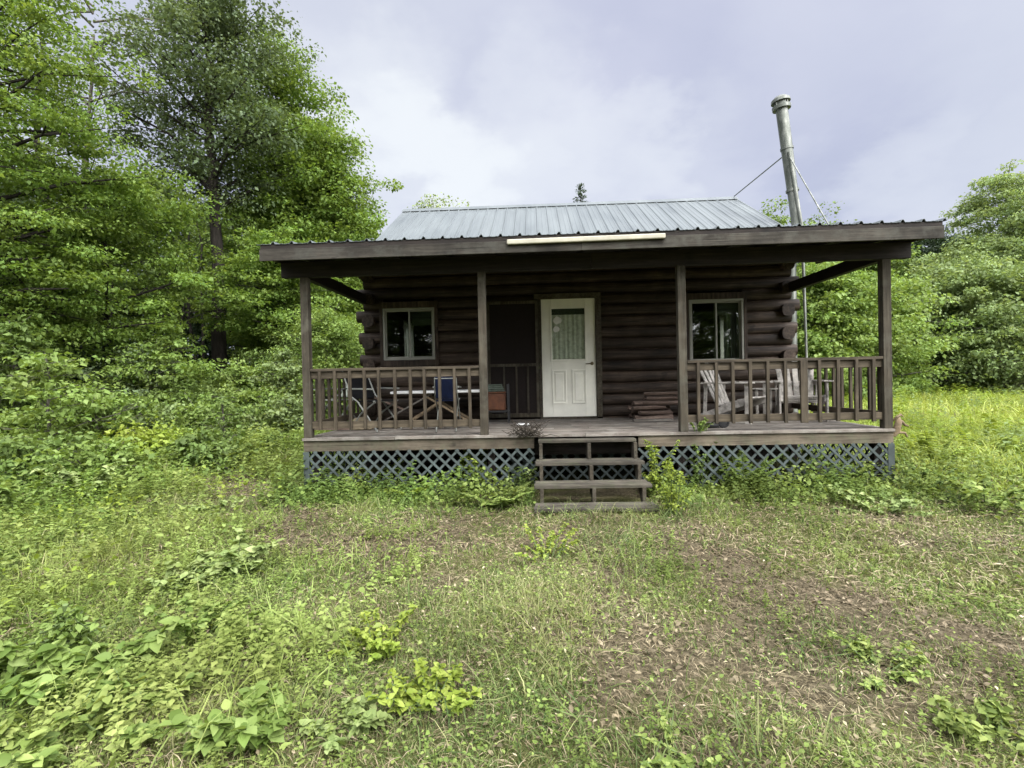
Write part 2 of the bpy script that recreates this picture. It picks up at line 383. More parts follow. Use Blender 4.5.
def main_back(x, h): return [(x, YR+h*math.sin(sl), ZR+h*math.cos(sl)+.02), (x, 2*YR-YE+h*math.sin(sl), ZE+h*math.cos(sl)+.02)]
XR0, XR1 = -.06, 7.64
r = MB(); ribbed(r, XR0, XR1, main_front); ribbed(r, XR0, XR1, main_back)
ro = r.build('main_roof', M['roof'], cabin); s_ = ro.modifiers.new('thick', 'SOLIDIFY'); s_.thickness = .004
MB().prism([(YR-.17, ZR-.055), (YR, ZR+.052), (YR+.17, ZR-.055), (YR+.17, ZR-.05), (YR, ZR+.062), (YR-.17, ZR-.05)], 0, XR0-.01, XR1+.01).build('ridge_cap', M['roof'], ro)
for x in (XR0+.02, XR1-.02):
    u = MB().bar((x, YE+.02, ZE-.075), (x, YR, ZR-.075), .035, .15); u.bar((x, YR, ZR-.075), (x, 2*YR-YE-.02, ZE-.075), .035, .15)
    u.build('rake_board', M['posty'], ro)
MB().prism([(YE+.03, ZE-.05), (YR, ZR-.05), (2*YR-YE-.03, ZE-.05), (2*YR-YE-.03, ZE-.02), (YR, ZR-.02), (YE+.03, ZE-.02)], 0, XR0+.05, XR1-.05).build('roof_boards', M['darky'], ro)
XP0, XP1, YP, ZP = -.3, 7.62, -.4, 3.13
def porch_fn(x, h): return [(x, YP, ZP+h), (x, YE+.1, ZE-.035+h)]
r = MB(); ribbed(r, XP0-.03, XP1+.03, porch_fn, .2286, .028)
pr = r.build('porch_roof', M['roof'], cabin); s_ = pr.modifiers.new('thick', 'SOLIDIFY'); s_.thickness = .005
ps = (ZE-.035-ZP)/(YE+.1-YP)
def zroof(y): return ZP+(y-YP)*ps
# boards under the porch sheet, rafters, fascia, header
b = MB(); y = YP+.06
while y < 2.2:
    y2 = min(y+.14, 2.25); b.add([(XP0+.04,y,zroof(y)-.026),(XP1-.04,y,zroof(y)-.026),(XP1-.04,y2,zroof(y2)-.026),(XP0+.04,y2,zroof(y2)-.026),(XP0+.04,y,zroof(y)-.008),(XP1-.04,y,zroof(y)-.008),(XP1-.04,y2,zroof(y2)-.008),(XP0+.04,y2,zroof(y2)-.008)],
        [(0,3,2,1),(4,5,6,7),(0,1,5,4),(1,2,6,5),(2,3,7,6),(3,0,4,7)]); y += .148
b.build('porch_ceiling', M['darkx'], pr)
for i in range(13):
    x = .0+i*.6083
    MB().bar((x, YP+.07, zroof(YP+.07)-.078), (x, 2.3, zroof(2.3)-.078), .04, .1).build('rafter', M['darky'], pr, .004)
f = MB()
f.box(XP0, YP, 2.932, 3.55, YP+.035, 3.07); f.box(3.553, YP+.001, 2.934, XP1, YP+.036, 3.071)
f.build('fascia', M['fascia'], pr, .004)
MB().box(XP0+.01, YP+.012, 3.073, XP1-.01, YP+.06, 3.126).build('furring_strip', M['darkx'], pr)
for x in (XP0, XP1-.035):
    MB().bar((x+.0175, YP+.037, zroof(YP+.037)-.088), (x+.0175, 2.2, zroof(2.2)-.088), .035, .15).build('barge_board', M['posty'], pr, .004)
pa, pb = at(507, 246, YP), at(665, 241.5, YP)
MB().bar((pa[0], YP-.022, 3.05), (pb[0], YP-.022, 3.06), .04, .06).build('light_strip', M['strip'], pr, .012)
h = MB(); h.box(-.24, .0, 2.805, 3.7, .045, 3.0); h.box(3.704, .001, 2.806, 7.54, .046, 3.001); h.box(-.235, .05, 2.81, 7.535, .095, 2.998)
h.build('header_beam', M['darkx'], cabin, .005)
for x in (0., W-.09): MB().box(x, .1, 2.8, x+.09, 2.36, 2.955).build('side_beam', M['darky'], cabin, .005)
post_x = [.052, 2.325, 4.81, 7.252]
for x in post_x:
    MB().bar((x, .05, .73), (x+jit(.006), .05, 2.805), .1, .098, (0, 1, 0)).build('porch_post', M['postz'], cabin, .006)

# deck
d = MB(); y = -.03; i = 0
while y < D+.02:
    w = .138
    cuts = sorted([0., W+.02]+[1.2+2.4*((i*.37) % 1)]+[3.6+2.4*((i*.61) % 1)])
    for a, b_ in zip(cuts[:-1], cuts[1:]):
        dz = jit(.003); d.box(a-.01, y, ZD-.035+dz, b_-.014, y+w, ZD+dz)
    y += w+.006; i += 1
d.build('deck_floor', M['deckx'], cabin, .004)
rb = MB(); rb.box(0, -.005, .575, 2.95, .033, .713); rb.box(4.24, -.006, .575, W, .032, .712)
rb.build('rim_board', M['rim'], cabin, .004)
for x in (0, W-.036): MB().box(x, .034, .57, x+.036, D, .712).build('rim_board', M['posty'], cabin, .004)
MB().box(2.95, .3, .45, 4.24, .336, .71).build('joist', M['darkx'], cabin)
for x in (.1, 2.4, 4.8, W-.1):
    for y in (.12, D-.2): MB().box(x-.045, y, -.1, x+.045, y+.09, .57).build('pier', M['darkz'], cabin)
MB().box(.05, D+.06, -.1, W-.05, 8.75, .575).build('foundation', M['darkx'], cabin)
def lattice(p0, p1, z0, z1, name='lattice'):
    p0, p1 = Vector(p0), Vector(p1); ln = (p1-p0).length; e = (p1-p0)/ln; n = Vector((e.y, -e.x, 0)); mb = MB(); sp = .152; ww = .029; H = z1-z0
    def seg(c, sgn, off):
        # line s = c + sgn*t, z = t clipped to the panel
        t0, t1 = 0., H
        if sgn > 0: t0, t1 = max(t0, -c), min(t1, ln-c)
        else: t0, t1 = max(t0, c-ln), min(t1, c)
        if t1-t0 < .03: return
        A = p0+e*(c+sgn*t0)+Vector((0,0,z0+t0))+n*off; B = p0+e*(c+sgn*t1)+Vector((0,0,z0+t1))+n*off
        mb.bar(A, B, ww, .007, n)
    k = -int(H/sp)-1
    while k*sp < ln+H:
        seg(k*sp, 1, .0045); seg(k*sp, -1, .0125); k += 1
    for zz in (z0+.02, z1-.02): mb.bar(p0+Vector((0,0,zz))+n*.023, p1+Vector((0,0,zz))+n*.023, .045, .012, (0,0,1)) if False else None
    return mb.build(name, M['lattice'], cabin)
lattice((.0, .0, 0), (2.95, .0, 0), -.05, .575); lattice((4.24, .0, 0), (W, .0, 0), -.05, .575)
lattice((2.6, .42, 0), (4.6, .42, 0), -.05, .45); lattice((0.02, D, 0), (0.02, .02, 0), -.05, .57); lattice((W-.02, .02, 0), (W-.02, D, 0), -.05, .57)
for x in (.0, W-.075): MB().box(x, -.022, -.05, x+.075, -.0155, .573).build('corner_trim', M['lattice'], cabin)

# railings
def railing(p, q, n, front):
    p, q = Vector(p), Vector(q); e = (q-p).normalized(); out = Vector((e.y, -e.x, 0))
    k = 'x' if abs(e.x) > .5 else 'y'
    r = MB().bar(p+Vector((0,0,.868)), q+Vector((0,0,.862)), .092, .036)
    r.bar(p+Vector((0,0,.8)), q+Vector((0,0,.795)), .036, .09)
    r.bar(p+Vector((0,0,.16)), q+Vector((0,0,.155)), .036, .09)
    o = r.build('railing', M['rail'+k], cabin, .004); ln = (q-p).length
    for i in range(n):
        s = ln*(i+.62)/(n+.2)+jit(.008); c = p+e*s+out*.0375; b = jit(.006)
        MB().bar(c+Vector((0,0,.095+jit(.006))), c+e*b+Vector((0,0,.849)), .037, .036, out).build('baluster', M['railz'], o, .003)
    return o
railing((.105, .05, ZD), (2.272, .05, ZD), 11, True)
railing((4.863, .05, ZD), (7.2, .05, ZD), 11, True)
railing((.052, D-.1, ZD), (.052, .1, ZD), 11, False)
railing((7.252, .1, ZD), (7.252, D-.1, ZD), 11, False)
x7 = at(802, 400, .05)[0]
MB().bar((x7, .0, ZD+.09), (x7, .0, ZD+.85), .085, .03, (0, 1, 0)).build('railing_board', M['railz'], cabin, .004)

# windows
def window(x0, x1, z0, z1, y, blind, face=-1):
    o = MB(); w = .034
    o.box(x0, y-.03, z0, x0+w, y+.06, z1); o.box(x1-w, y-.03, z0, x1, y+.06, z1); o.box(x0+w, y-.029, z1-w, x1-w, y+.059, z1); o.box(x0+w, y-.029, z0, x1-w, y+.059, z0+w)
    xm = (x0+x1)/2
    fr = o.build('window', M['vinyl'], cabin, .004)
    s = MB(); t = .026
    for a, b_, yy in ((x0+w, xm+.02, y-.005), (xm-.02, x1-w, y+.022)):
        s.box(a, yy, z0+w, a+t, yy+.022, z1-w); s.box(b_-t, yy, z0+w, b_, yy+.022, z1-w); s.box(a+t, yy+.001, z1-w-t, b_-t, yy+.021, z1-w); s.box(a+t, yy+.001, z0+w, b_-t, yy+.021, z0+w+t)
    s.build('sash', M['vinyl'], fr, .003)
    for a, b_, yy in ((x0+w, xm+.02, y+.004), (xm-.02, x1-w, y+.031)): MB().box(a+t, yy, z0+w+t, b_-t, yy+.004, z1-w-t).build('pane', M['glass'], fr)
    # brown surround
    b = MB(); b.box(x0-.06, y-.03, z0-.11, x0-.004, y+.05, z1+.11); b.box(x1+.004, y-.03, z0-.11, x1+.06, y+.05, z1+.11); b.box(x0-.004, y-.029, z1+.004, x1+.004, y+.049, z1+.11); b.box(x0-.004, y-.029, z0-.11, x1+.004, y+.049, z0-.004)
    b.build('surround', M['logz'], fr, .004)
    if blind:
        c = MB(); bl = blind
        for k in range(bl): c.box(xm+.03, y+.065+.006*(k % 2), z1-.06-.022*k-.02, x1-.04, y+.072+.006*(k % 2), z1-.06-.022*k)
        c.build('blind', M['blind'], fr)
    return fr
window(.35, 1.25, 1.82, 2.72, D, 11); fr = window(5.59, 6.49, 1.66, 2.72, D, 9)
def pleats(x0, x1, y, z0, z1, n, amp):
    mb = MB(); N = n*6; pts = [(x0+(x1-x0)*i/N, y+amp*math.sin(i/6*2*PI)+amp*.3*math.sin(i*1.7)) for i in range(N+1)]
    vs = [(x, yy, z) for x, yy in pts for z in (z0, z1)]+[(x, yy+.004, z) for x, yy in pts for z in (z0, z1)]; fs = []
    for i in range(N): fs += [(2*i, 2*i+2, 2*i+3, 2*i+1), (2*(N+1)+2*i, 2*(N+1)+2*i+1, 2*(N+1)+2*i+3, 2*(N+1)+2*i+2)]
    return mb.add(vs, fs)
pleats(6.2, 6.46, D+.09, 1.7, 2.5, 4, .014).build('curtain', M['blind'], fr, smooth=True)
for x in (.1, W-.1):
    o = MB()
    for a in (4.35, 5.2): o.box(x-.1, a, 1.75, x+.1, a+.05, 2.75)
    o.box(x-.1, 4.4, 1.75, x+.1, 5.2, 1.8); o.box(x-.1, 4.4, 2.7, x+.1, 5.2, 2.75); o.box(x-.03, 4.77, 1.8, x+.03, 4.82, 2.7)
    o.build('window', M['vinyl'], cabin, .004)
MB().box(2.6, 8.64, 1.8, 3.6, 8.76, 2.7).build('shutter', M['darkz'], cabin)

# front door
DX0, DX1, DZ0, DZ1 = 3.097, 4.011, .785, 2.80
fm = MB(); fm.box(DX0-.05, D-.05, ZD, DX0-.006, D+.12, DZ1+.006); fm.box(DX1+.006, D-.06, ZD, DX1+.1, D+.12, DZ1+.006); fm.box(DX0-.12, D-.052, DZ1+.006, DX1+.1, D+.12, DZ1+.09); fm.box(DX0-.05, D-.06, ZD, DX1+.1, D+.118, DZ0-.004)
fm.build('door_frame', M['posty'], cabin, .004)
dr = MB(); y0 = D-.02; gx0, gx1, gz0, gz1 = DX0+.175, DX1-.175, DZ0+.98, DZ1-.165
dr.box(DX0, y0, DZ0, gx0, y0+.045, DZ1); dr.box(gx1, y0, DZ0, DX1, y0+.045, DZ1); dr.box(gx0, y0, gz1, gx1, y0+.045, DZ1); dr.box(gx0, y0, DZ0, gx1, y0+.045, gz0)
door = dr.build('door', M['white'], cabin, .003)
q = MB()
for a, b_ in ((gx0-.01, (gx0+gx1)/2-.045), ((gx0+gx1)/2+.045, gx1+.01)):
    z0, z1 = DZ0+.22, DZ0+.8
    for w_, pz in ((0, -.006), (.035, -.0)):
        pass
    q.box(a, y0-.016, z0, a+.026, y0+.001, z1); q.box(b_-.026, y0-.016, z0, b_, y0+.001, z1); q.box(a+.026, y0-.016, z0, b_-.026, y0+.001, z0+.026); q.box(a+.026, y0-.016, z1-.026, b_-.026, y0+.001, z1)
    q.box(a+.055, y0-.012, z0+.055, b_-.055, y0+.001, z1-.055)
q.build('raised_panel', M['white'], door, .003)
q = MB(); q.box(gx0-.03, y0-.012, gz0-.03, gx0+.002, y0+.002, gz1+.03); q.box(gx1-.002, y0-.012, gz0-.03, gx1+.03, y0+.002, gz1+.03); q.box(gx0+.002, y0-.012, gz1-.002, gx1-.002, y0+.002, gz1+.03); q.box(gx0+.002, y0-.012, gz0-.03, gx1-.002, y0+.002, gz0+.002)
q.build('window_frame', M['white'], door, .004)
MB().box(gx0, y0+.012, gz0, gx1, y0+.016, gz1).build('pane', M['clear'], door)
pleats(gx0+.002, gx1-.002, y0+.032, gz0+.002, gz1-.1, 7, .006).build('curtain', M['curtain'], door, smooth=True)
v = MB()
v.box(gx0, y0+.022, gz1-.105, gx1, y0+.024, gz1-.004)
v.build('valance', M['valance'], door)
k = MB()  # white reflections on the door glass, modelled as flat pale shapes
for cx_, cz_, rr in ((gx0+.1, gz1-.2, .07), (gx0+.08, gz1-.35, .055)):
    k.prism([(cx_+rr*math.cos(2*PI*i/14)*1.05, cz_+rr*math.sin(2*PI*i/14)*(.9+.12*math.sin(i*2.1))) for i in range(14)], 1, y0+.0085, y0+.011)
k.build('reflection_patch', M['paper'], door)
kn = MB(); kx, kz = DX1-.065, DZ0+.9
kn.tube([(kx, y0, kz), (kx, y0-.008, kz), (kx, y0-.009, kz), (kx, y0-.045, kz)], [.03, .03, .011, .011], 14); kn.tube([(kx+.0, y0-.045, kz), (kx-.03, y0-.05, kz), (kx-.11, y0-.048, kz-.004)], [.011, .012, .008], 8)
kn.build('handle', M['brass'], door, smooth=True)
# screen door folded back on the wall
sd = MB(); a, b_ = 2.16, DX0-.055; y = D-.045; z0, z1 = .79, 2.78
sd.box(a, y-.03, z0, a+.05, y, z1); sd.box(b_-.05, y-.03, z0, b_, y, z1); sd.box(a+.05, y-.029, z1-.05, b_-.05, y-.001, z1); sd.box(a+.05, y-.029, z0, b_-.05, y-.001, z0+.07); sd.box(a+.05, y-.029, 1.66, b_-.05, y-.001, 1.71)
for xx in (.32, .56, .78): sd.box(a+(b_-a)*xx-.016, y-.027, z0+.07, a+(b_-a)*xx+.016, y-.003, 1.66)
sdo = sd.build('screen_door', M['postz'], cabin, .003)
MB().box(a+.05, y-.012, z0+.07, b_-.05, y-.009, z1-.05).build('screen', M['screen'], sdo)

# chimney beside the right gable
CY = 3.3; c0, c1, c2 = at(796.5, 300, CY), at(797., 226, CY), at(781.5, 108, CY); ch = MB()
d_ = Vector(c2)-Vector(c1)
ch.tube([(c1[0]-.13, CY, 0.02), (c1[0]-.12, CY, c1[2]-.6), c1, Vector(c1)+d_*.3], .088, 18); ch.tube([Vector(c1)+d_*.28, Vector(c1)+d_*.66], [.092, .1], 18); ch.tube([Vector(c1)+d_*.655, c2], [.1, .103], 18)
chim = ch.build('chimney', M['pipe'], cabin, smooth=True)
dn = d_.normalized()
for tt in (.3, .655): MB().tube([Vector(c1)+d_*tt-dn*.02, Vector(c1)+d_*tt+dn*.02], .112, 18).build('band', M['pipe'], chim, smooth=True)
mb = MB(); T = Vector(c2)
tilt = Vector((-.12, -.1, 1)).normalized()
mb.tube([T-dn*.03, T+dn*.03], [.155, .16], 20); mb.tube([T+dn*.03, T+dn*.1], .12, 18); mb.tube([T+dn*.1, T+dn*.15, T+dn*.2], [.165, .16, .1], 20)
for aa in range(4):
    o_ = Vector((math.cos(aa*PI/2+.5), math.sin(aa*PI/2+.5), 0))*.13; mb.tube([T+o_+dn*.02, T+o_+dn*.12], .01, 6)
mb.build('chimney_cap', M['pipe'], chim, smooth=True)
p0, p1 = at(806.5, 357, CY-.1), at(789, 152, CY-.12); pm = at(802, 228, CY-.1)
MB().tube([(p0[0]+.02, CY-.1, .0), p0, pm, p1], [.02, .02, .03, .036], 10).build('support_pole', M['pipe'], chim, smooth=True)
a0 = Vector(c1)+d_*.62
MB().tube([a0, Vector((XR1-.05, YR-.05, ZR+.05))], .012, 6).build('guy_rod', M['pipe'], chim)
MB().tube([a0, Vector((XP1-.3, 1.1, zroof(1.1)+.02))], .012, 6).build('guy_rod', M['pipe'], chim)

# ------------------------------------------------------------------ front steps
st = thing('porch_steps', 'grey weathered open wooden steps leading up to the porch deck', 'steps', (3.6, -.45, 0))
for (z, y0, y1, xa, xb) in ((.70, -.2, -.035, -.6, .58), (.465, -.43, -.15, -.64, .63), (.255, -.71, -.43, -.655, .65), (.065, -1.0, -.7, -.66, .67)):
    m = MB(); ym = (y0+y1)/2+.45
    dz = jit(.006)
    if z > .6: m.box(xa, y0+.45, z-.036, xb, y1+.45, z)
    else:
        m.bar((xa, ym-.072, z-.02), (xb, ym-.072+jit(.01), z-.02+dz), .136, .04); m.bar((xa+.012, ym+.071, z-.019), (xb-.02, ym+.071, z-.017), .13, .04)
    m.build('tread', M['tread'], st, .006)
for x in (-.57, .01, .56):
    m = MB(); m.prism([(-.5+.0, -.05), (-.28, -.05), (.42, .5), (.42, .66), (.2, .66), (.2, .43), (-.02, .43), (-.02, .222), (-.26, .222), (-.26, .03), (-.5, .03)], 0, x-.02, x+.02)
    m.build('stringer', M['posty'], st, .003)
m = MB(); m.box(-.012, -.02+.0, .1, .03, .02, .22); m.build('block', M['postz'], st)

# ------------------------------------------------------------------ things on the porch
def adirondack(label, loc, rz):
    t = thing('wooden_armchair', label, 'chair', loc, rz, 'white slatted armchairs on the porch')
    for i in range(5):                                      # fan of back slats, leaning back (+y)
        a = (i-2)*.085; b_ = (i-2)*.118; top = .9-.03*abs(i-2)
        MB().bar((a, .2, .24), (b_, .47, top), .074, .018, (0, -1, .3)).build('back_slat', M['chairw'], t, .004)
    for i in range(5):
        y = -.27+i*.1; MB().bar((-.26, y, .36-.028*i), (.26, y, .36-.028*i), .085, .018).build('seat_slat', M['chairw'], t, .004)
    for s in (-1, 1):
        MB().bar((s*.3, -.3, .0), (s*.3, -.3, .56), .09, .025, (1, 0, 0)).build('leg', M['chairw'], t, .004)
        MB().bar((s*.275, -.32, .335), (s*.275, .52, .03), .024, .1).build('side_rail', M['chairw'], t, .004)
        MB().bar((s*.31, -.38, .575), (s*.29, .38, .575), .12, .022).build('armrest', M['chairw'], t, .006)
        MB().bar((s*.28, .33, .565), (s*.27, .36, .1), .05, .022, (1, 0, 0)).build('rear_support', M['chairw'], t, .004)
    MB().bar((-.28, .36, .54), (.28, .36, .54), .02, .07).build('crosspiece', M['chairw'], t, .004)
    return t
p = at(741, 410, 1.25); adirondack('worn white slatted armchair turned sideways, facing the other armchair on the right porch', (p[0]-.04, 1.3, ZD), math.radians(44))
p = at(793, 405, 1.65); adirondack('worn white slatted armchair facing the yard, nearest the right end of the porch', (p[0], 1.45, ZD), math.radians(-18))
p = at(768, 400, 1.6)
tb = thing('side_table', 'small white wooden side table standing between the two slatted armchairs', 'table', (p[0], 1.75, ZD))
m = MB()
for i in range(4): m.bar((-.2, -.15+i*.1, .46), (.2, -.15+i*.1, .46), .09, .02)
m.build('tabletop', M['chairw'], tb, .003)
for sx in (-1, 1):
    for sy in (-1, 1): MB().box(sx*.17-.018, sy*.15-.018, 0, sx*.17+.018, sy*.15+.018, .45).build('leg', M['chairw'], tb)

def folding_chair(label, loc, rz, cloth, h=.78, recl=.14, wide=1.):
    t = thing('folding_chair', label, 'chair', loc, rz, 'folding chairs on the left porch'); t.scale = (wide, 1, 1)
    for s in (-1, 1):
        f = MB().tube([(s*.23, -.27, .01), (s*.23, .12, .42), (s*.23, .2+recl*.4, .5), (s*.22, .24+recl*1.3, h)], .012, 8); f.build('front_leg', M['alu'], t, smooth=True)
        MB().tube([(s*.2, .33, .01), (s*.2, .1, .25), (s*.2, -.2, .42)], .012, 8).build('rear_leg', M['alu'], t, smooth=True)
        MB().bar((s*.25, -.2, .6), (s*.25, .24, .61), .04, .022).build('armrest', M['alu'], t, .005)
    MB().tube([(-.22, .24+recl*1.3, h), (.22, .24+recl*1.3, h)], .012, 8).build('top_bar', M['alu'], t, smooth=True)
    MB().tube([(-.23, -.2, .43), (.23, -.2, .43)], .012, 8).build('seat_bar', M['alu'], t, smooth=True)
    MB().bar((0, .2+recl*.4, .46), (0, .245+recl*1.3, h+.02), .42, .02, (0, -1, .2)).build('backrest', cloth, t, .008)
    MB().bar((0, -.22, .435), (0, .2, .425), .42, .018).build('seat', cloth, t, .006)
    return t
p = at(337, 400, 1.6); folding_chair('grey webbed folding lawn chair in the left corner of the porch', (p[0], 1.55, ZD), math.radians(-25), M['webbing'], .72, .2)
p = at(368, 400, 1.3); folding_chair('folding chair with black fabric turned edge-on behind the left railing', (p[0]+.27, .85, ZD), math.radians(60), M['blackcloth'], .86, .16)
p = at(450, 395, .9); folding_chair('folding chair with navy blue back standing in front of the white table', (p[0], .72, ZD), math.radians(184), M['blue'], .73, .03, .66)
p0, p1 = at(394, 392, 1.8), at(484, 391, 1.8)
tb = thing('folding_table', 'low white folding table with crossed legs under the left window', 'table', ((p0[0]+p1[0])/2, 1.85, ZD)); hw = (p1[0]-p0[0])/2
MB().box(-hw, -.28, .5, hw, .28, .54).build('tabletop', M['paper'], tb, .012)
for s in (-1, 1):
    MB().bar((-hw*.75, s*.2, .01), (hw*.35, s*.2, .495), .03, .03).build('leg', M['drift'], tb); MB().bar((hw*.75, s*.165, .01), (-hw*.35, s*.165, .495), .03, .03).build('leg', M['drift'], tb)
p = at(497, 400, 2.0)
sd_ = thing('metal_stand', 'black metal stand holding the rust-orange box left of the door', 'stand', (p[0], 1.9, ZD))
for sx in (-1, 1):
    for sy in (-1, 1): MB().tube([(sx*.2, sy*.17, 0), (sx*.19, sy*.16, .3 if sx < 0 else .62)], .013, 6).build('leg', M['blackmetal'], sd_)
m = MB().box(-.2, -.17, .17, .2, .17, .19); m.bar((-.2, -.17, .19), (.2, -.17, .19), .02, .02); m.build('shelf', M['blackmetal'], sd_)
bx = thing('storage_box', 'rust-orange metal box resting on the black stand beside the screen door', 'box', (p[0]-.02, 1.9, ZD+.2))
MB().box(-.165, -.14, 0, .165, .14, .27).build('body', M['orange'], bx, .02); MB().box(-.172, -.147, .272, .172, .147, .3).build('lid', M['orange'], bx, .01)
m = MB()
for i in range(4): m.box(-.16+.01*i, -.13+.012*i, .03*i, .15-.012*i, .12, .03*i+.027)
tag(m.build('folded_blanket', M['blanket'], None, .012), 'grey-green folded cloth lying on top of the rust-orange box', 'blanket').location = (p[0]-.02, 1.9, ZD+.502)
p = ground_at(523, 425, ZD)
tag(MB().box(-.1, -.07, 0, .11, .07, .018).build('paper_stack', M['paper'], None, .003), 'flat white papers lying on the deck left of the door', 'papers').location = (p[0], p[1], ZD+.005)
p = at(366, 415, 1.2)
m = MB().prism([(-.16, 0), (.17, 0), (.06, .19), (-.1, .17)], 1, -.06, .06)
tag(m.build('paper_bag', M['kraft'], None, .015), 'crumpled light brown paper bag on the deck near the black folding chair', 'bag').location = (p[0], 1.0, ZD+.005)

GSC = 'scrap boards littering the left porch'
bv = [MB().box(-.5, -.045, 0, .5, .045, .022).build('scrap_board', M['deckx'], None, .003), MB().box(-.35, -.03, 0, .35, .03, .03).build('scrap_board', M['fire'], None, .003)]
for i, (px, Y, z, rx, rz) in enumerate(((395, 1.2, .0, 0, .1), (420, 1.45, .0, 0, -.25), (405, 1.3, .025, .0, .5), (330, 1.0, .0, 0, -.1), (436, 1.0, .0, 0, .2), (385, 1.9, .35, .42, .1), (410, 1.7, .28, -.5, .05), (462, 1.3, .0, 0, .3))):
    o = bv[i] if i < 2 else bv[i % 2].copy()
    if i >= 2: C.objects.link(o)
    q = at(px, 410, Y); o.location = (q[0], Y, ZD+.006+z); o.rotation_euler = (0, rx, rz); tag(o, 'loose scrap board lying among the clutter on the left porch', 'board', GSC)
# firewood beside the door
pc = at(655, 416, 2.05); fx = pc[0]
def wedge(seed):
    rr = random.Random(seed); mb = MB(); n = 7; ln = .56+rr.uniform(-.05, .06); poly = [(math.cos(2*PI*i/n)*(.075+rr.uniform(-.02, .025)), max(-.028, math.sin(2*PI*i/n)*(.035+rr.uniform(-.01, .012)))) for i in range(n)]
    return mb.prism(poly, 0, -ln/2, ln/2)
wv = [wedge(k).build('firewood', M['fire'], None, .005) for k in range(5)]
spots = []
for row in range(6):
    for k in range((3, 3, 3, 2, 2, 1)[row]): spots.append((fx-.13+(row*.035)+jit(.09)+(.1 if row > 3 else 0), 2.02+(k-1)*.15+jit(.012), ZD+.035+row*.076))
for i, q in enumerate(spots):
    o = wv[i] if i < 5 else wv[i % 5].copy()
    if i >= 5: C.objects.link(o)
    o.location = q; o.rotation_euler = (jit(.15), jit(.03), jit(.22)); tag(o, 'split firewood piece in the low stack right of the white door', 'firewood', 'split firewood stacked against the log wall')
p = at(650, 422, 1.75)
tag(MB().box(-.3, -.09, 0, .3, .09, .03).build('plank', M['deckx'], None, .004), 'pale loose plank lying in front of the firewood stack', 'plank').location = (p[0], 1.55, ZD+.006)
p = at(720, 425, .55)
wl = thing('wheel', 'small black wheel lying against the right railing near the porch post', 'wheel', (p[0], .42, ZD+.075))
m = MB(); N = 20
m.tube([(.06*math.cos(2*PI*i/N), 0, .06*math.sin(2*PI*i/N)) for i in range(N+1)], .018, 8, False); m.build('tyre', M['black'], wl, smooth=True)
m = MB().tube([(0, -.012, 0), (0, .012, 0)], .045, 14); m.build('rim', M['blackmetal'], wl)
p = at(709, 425, .55)
tag(MB().tube([(-.09, 0, .03), (-.03, 0, .035), (.05, 0, .03), (.08, 0, .03)], [.028, .034, .03, .02], 10).build('rubber_hose', M['black'], None, smooth=True), 'short black rubber piece on the deck beside the small black wheel', 'rubber').location = (p[0], .42, ZD)

# tangle of twigs at the deck edge
p = at(527, 440, -.12); m = MB(); rr = random.Random(3)
for i in range(90):
    a, b_, c_ = rr.uniform(0, 2*PI), rr.uniform(-.1, .1), rr.uniform(.08, .2)
    q0 = Vector((rr.gauss(0, .07), rr.gauss(0, .05), rr.uniform(.0, .09))); q1 = q0+Vector((math.cos(a)*c_, math.sin(a)*c_*.6, rr.uniform(-.04, .1)))
    m.tube([q0, (q0+q1)/2+Vector((0, 0, rr.uniform(-.02, .05))), q1], [.005, .004, .002], 5)
tag(m.build('twig_bundle', M['twig']), 'dry brown tangle of twigs at the deck edge left of the steps', 'twigs'); to_ = bpy.data.objects['twig_bundle']; to_.location = (p[0], -.05, ZD-.02); to_.scale = (1.25, 1.2, 1.25)
p = at(897, 432, .05); m = MB()
def rel(px, py): q = at(px, py, .05); return (q[0]-p[0], random.uniform(-.02, .02), q[2]-p[2])
m.tube([rel(893, 436), rel(896, 430), rel(897.5, 422), rel(898, 417)], [.03, .042, .036, .022], 9)
m.tube([rel(893.5, 421), rel(896, 417), rel(900, 414.5), rel(904, 417)], [.012, .017, .014, .006], 7); m.tube([rel(898, 420), rel(902, 422), rel(905, 425), rel(908, 426)], [.02, .018, .015, .008], 7); m.tube([rel(893, 433.5), rel(901, 432.5), rel(906, 433), rel(908.5, 437)], [.016, .014, .014, .008], 7)
tag(m.build('forked_branch', M['drift'], smooth=True), 'weathered forked branch sticking out from the right porch corner post', 'branch').location = p

# ------------------------------------------------------------------ trees
def unit(n, rs):
    v = rs.normal(size=(n, 3)); return v/np.linalg.norm(v, axis=1, keepdims=True)
def leaves(name, cen, per, rad, flat, size, mat, rs, parent, droop=.35, spread=1., tmpl=LEAF4, updir=.9):
    """clumps of leaves: cen (n,3) clump centres, rad clump radius, flat = vertical squash"""
    if len(cen) > 60: per = int(per*1.6); size = size*1.
    n = len(cen); idx = np.repeat(np.arange(n), per); N = len(idx)
    off = unit(N, rs)*(rs.rand(N, 1)**.45)*rad[idx][:, None]; off[:, 2] *= flat
    P = cen[idx]+off
    d = off.copy(); d[:, 2] = d[:, 2]*.3; d /= np.linalg.norm(d, axis=1, keepdims=True)+1e-6
    d = d*.8+unit(N, rs)*.75; d[:, 2] -= droop
    nn = unit(N, rs)*.65; nn[:, 2] += updir
    s = size*(.4+.6*rs.rand(N)+.7*rs.rand(N)**3); Mx = frames(d, nn)*s[:, None, None]
    cr = rs.rand(n)
    return scatter(name, tmpl[0], tmpl[1], Mx, P, mat, np.clip(.3*cr[idx]+.7*rs.rand(N), 0, 1), parent)
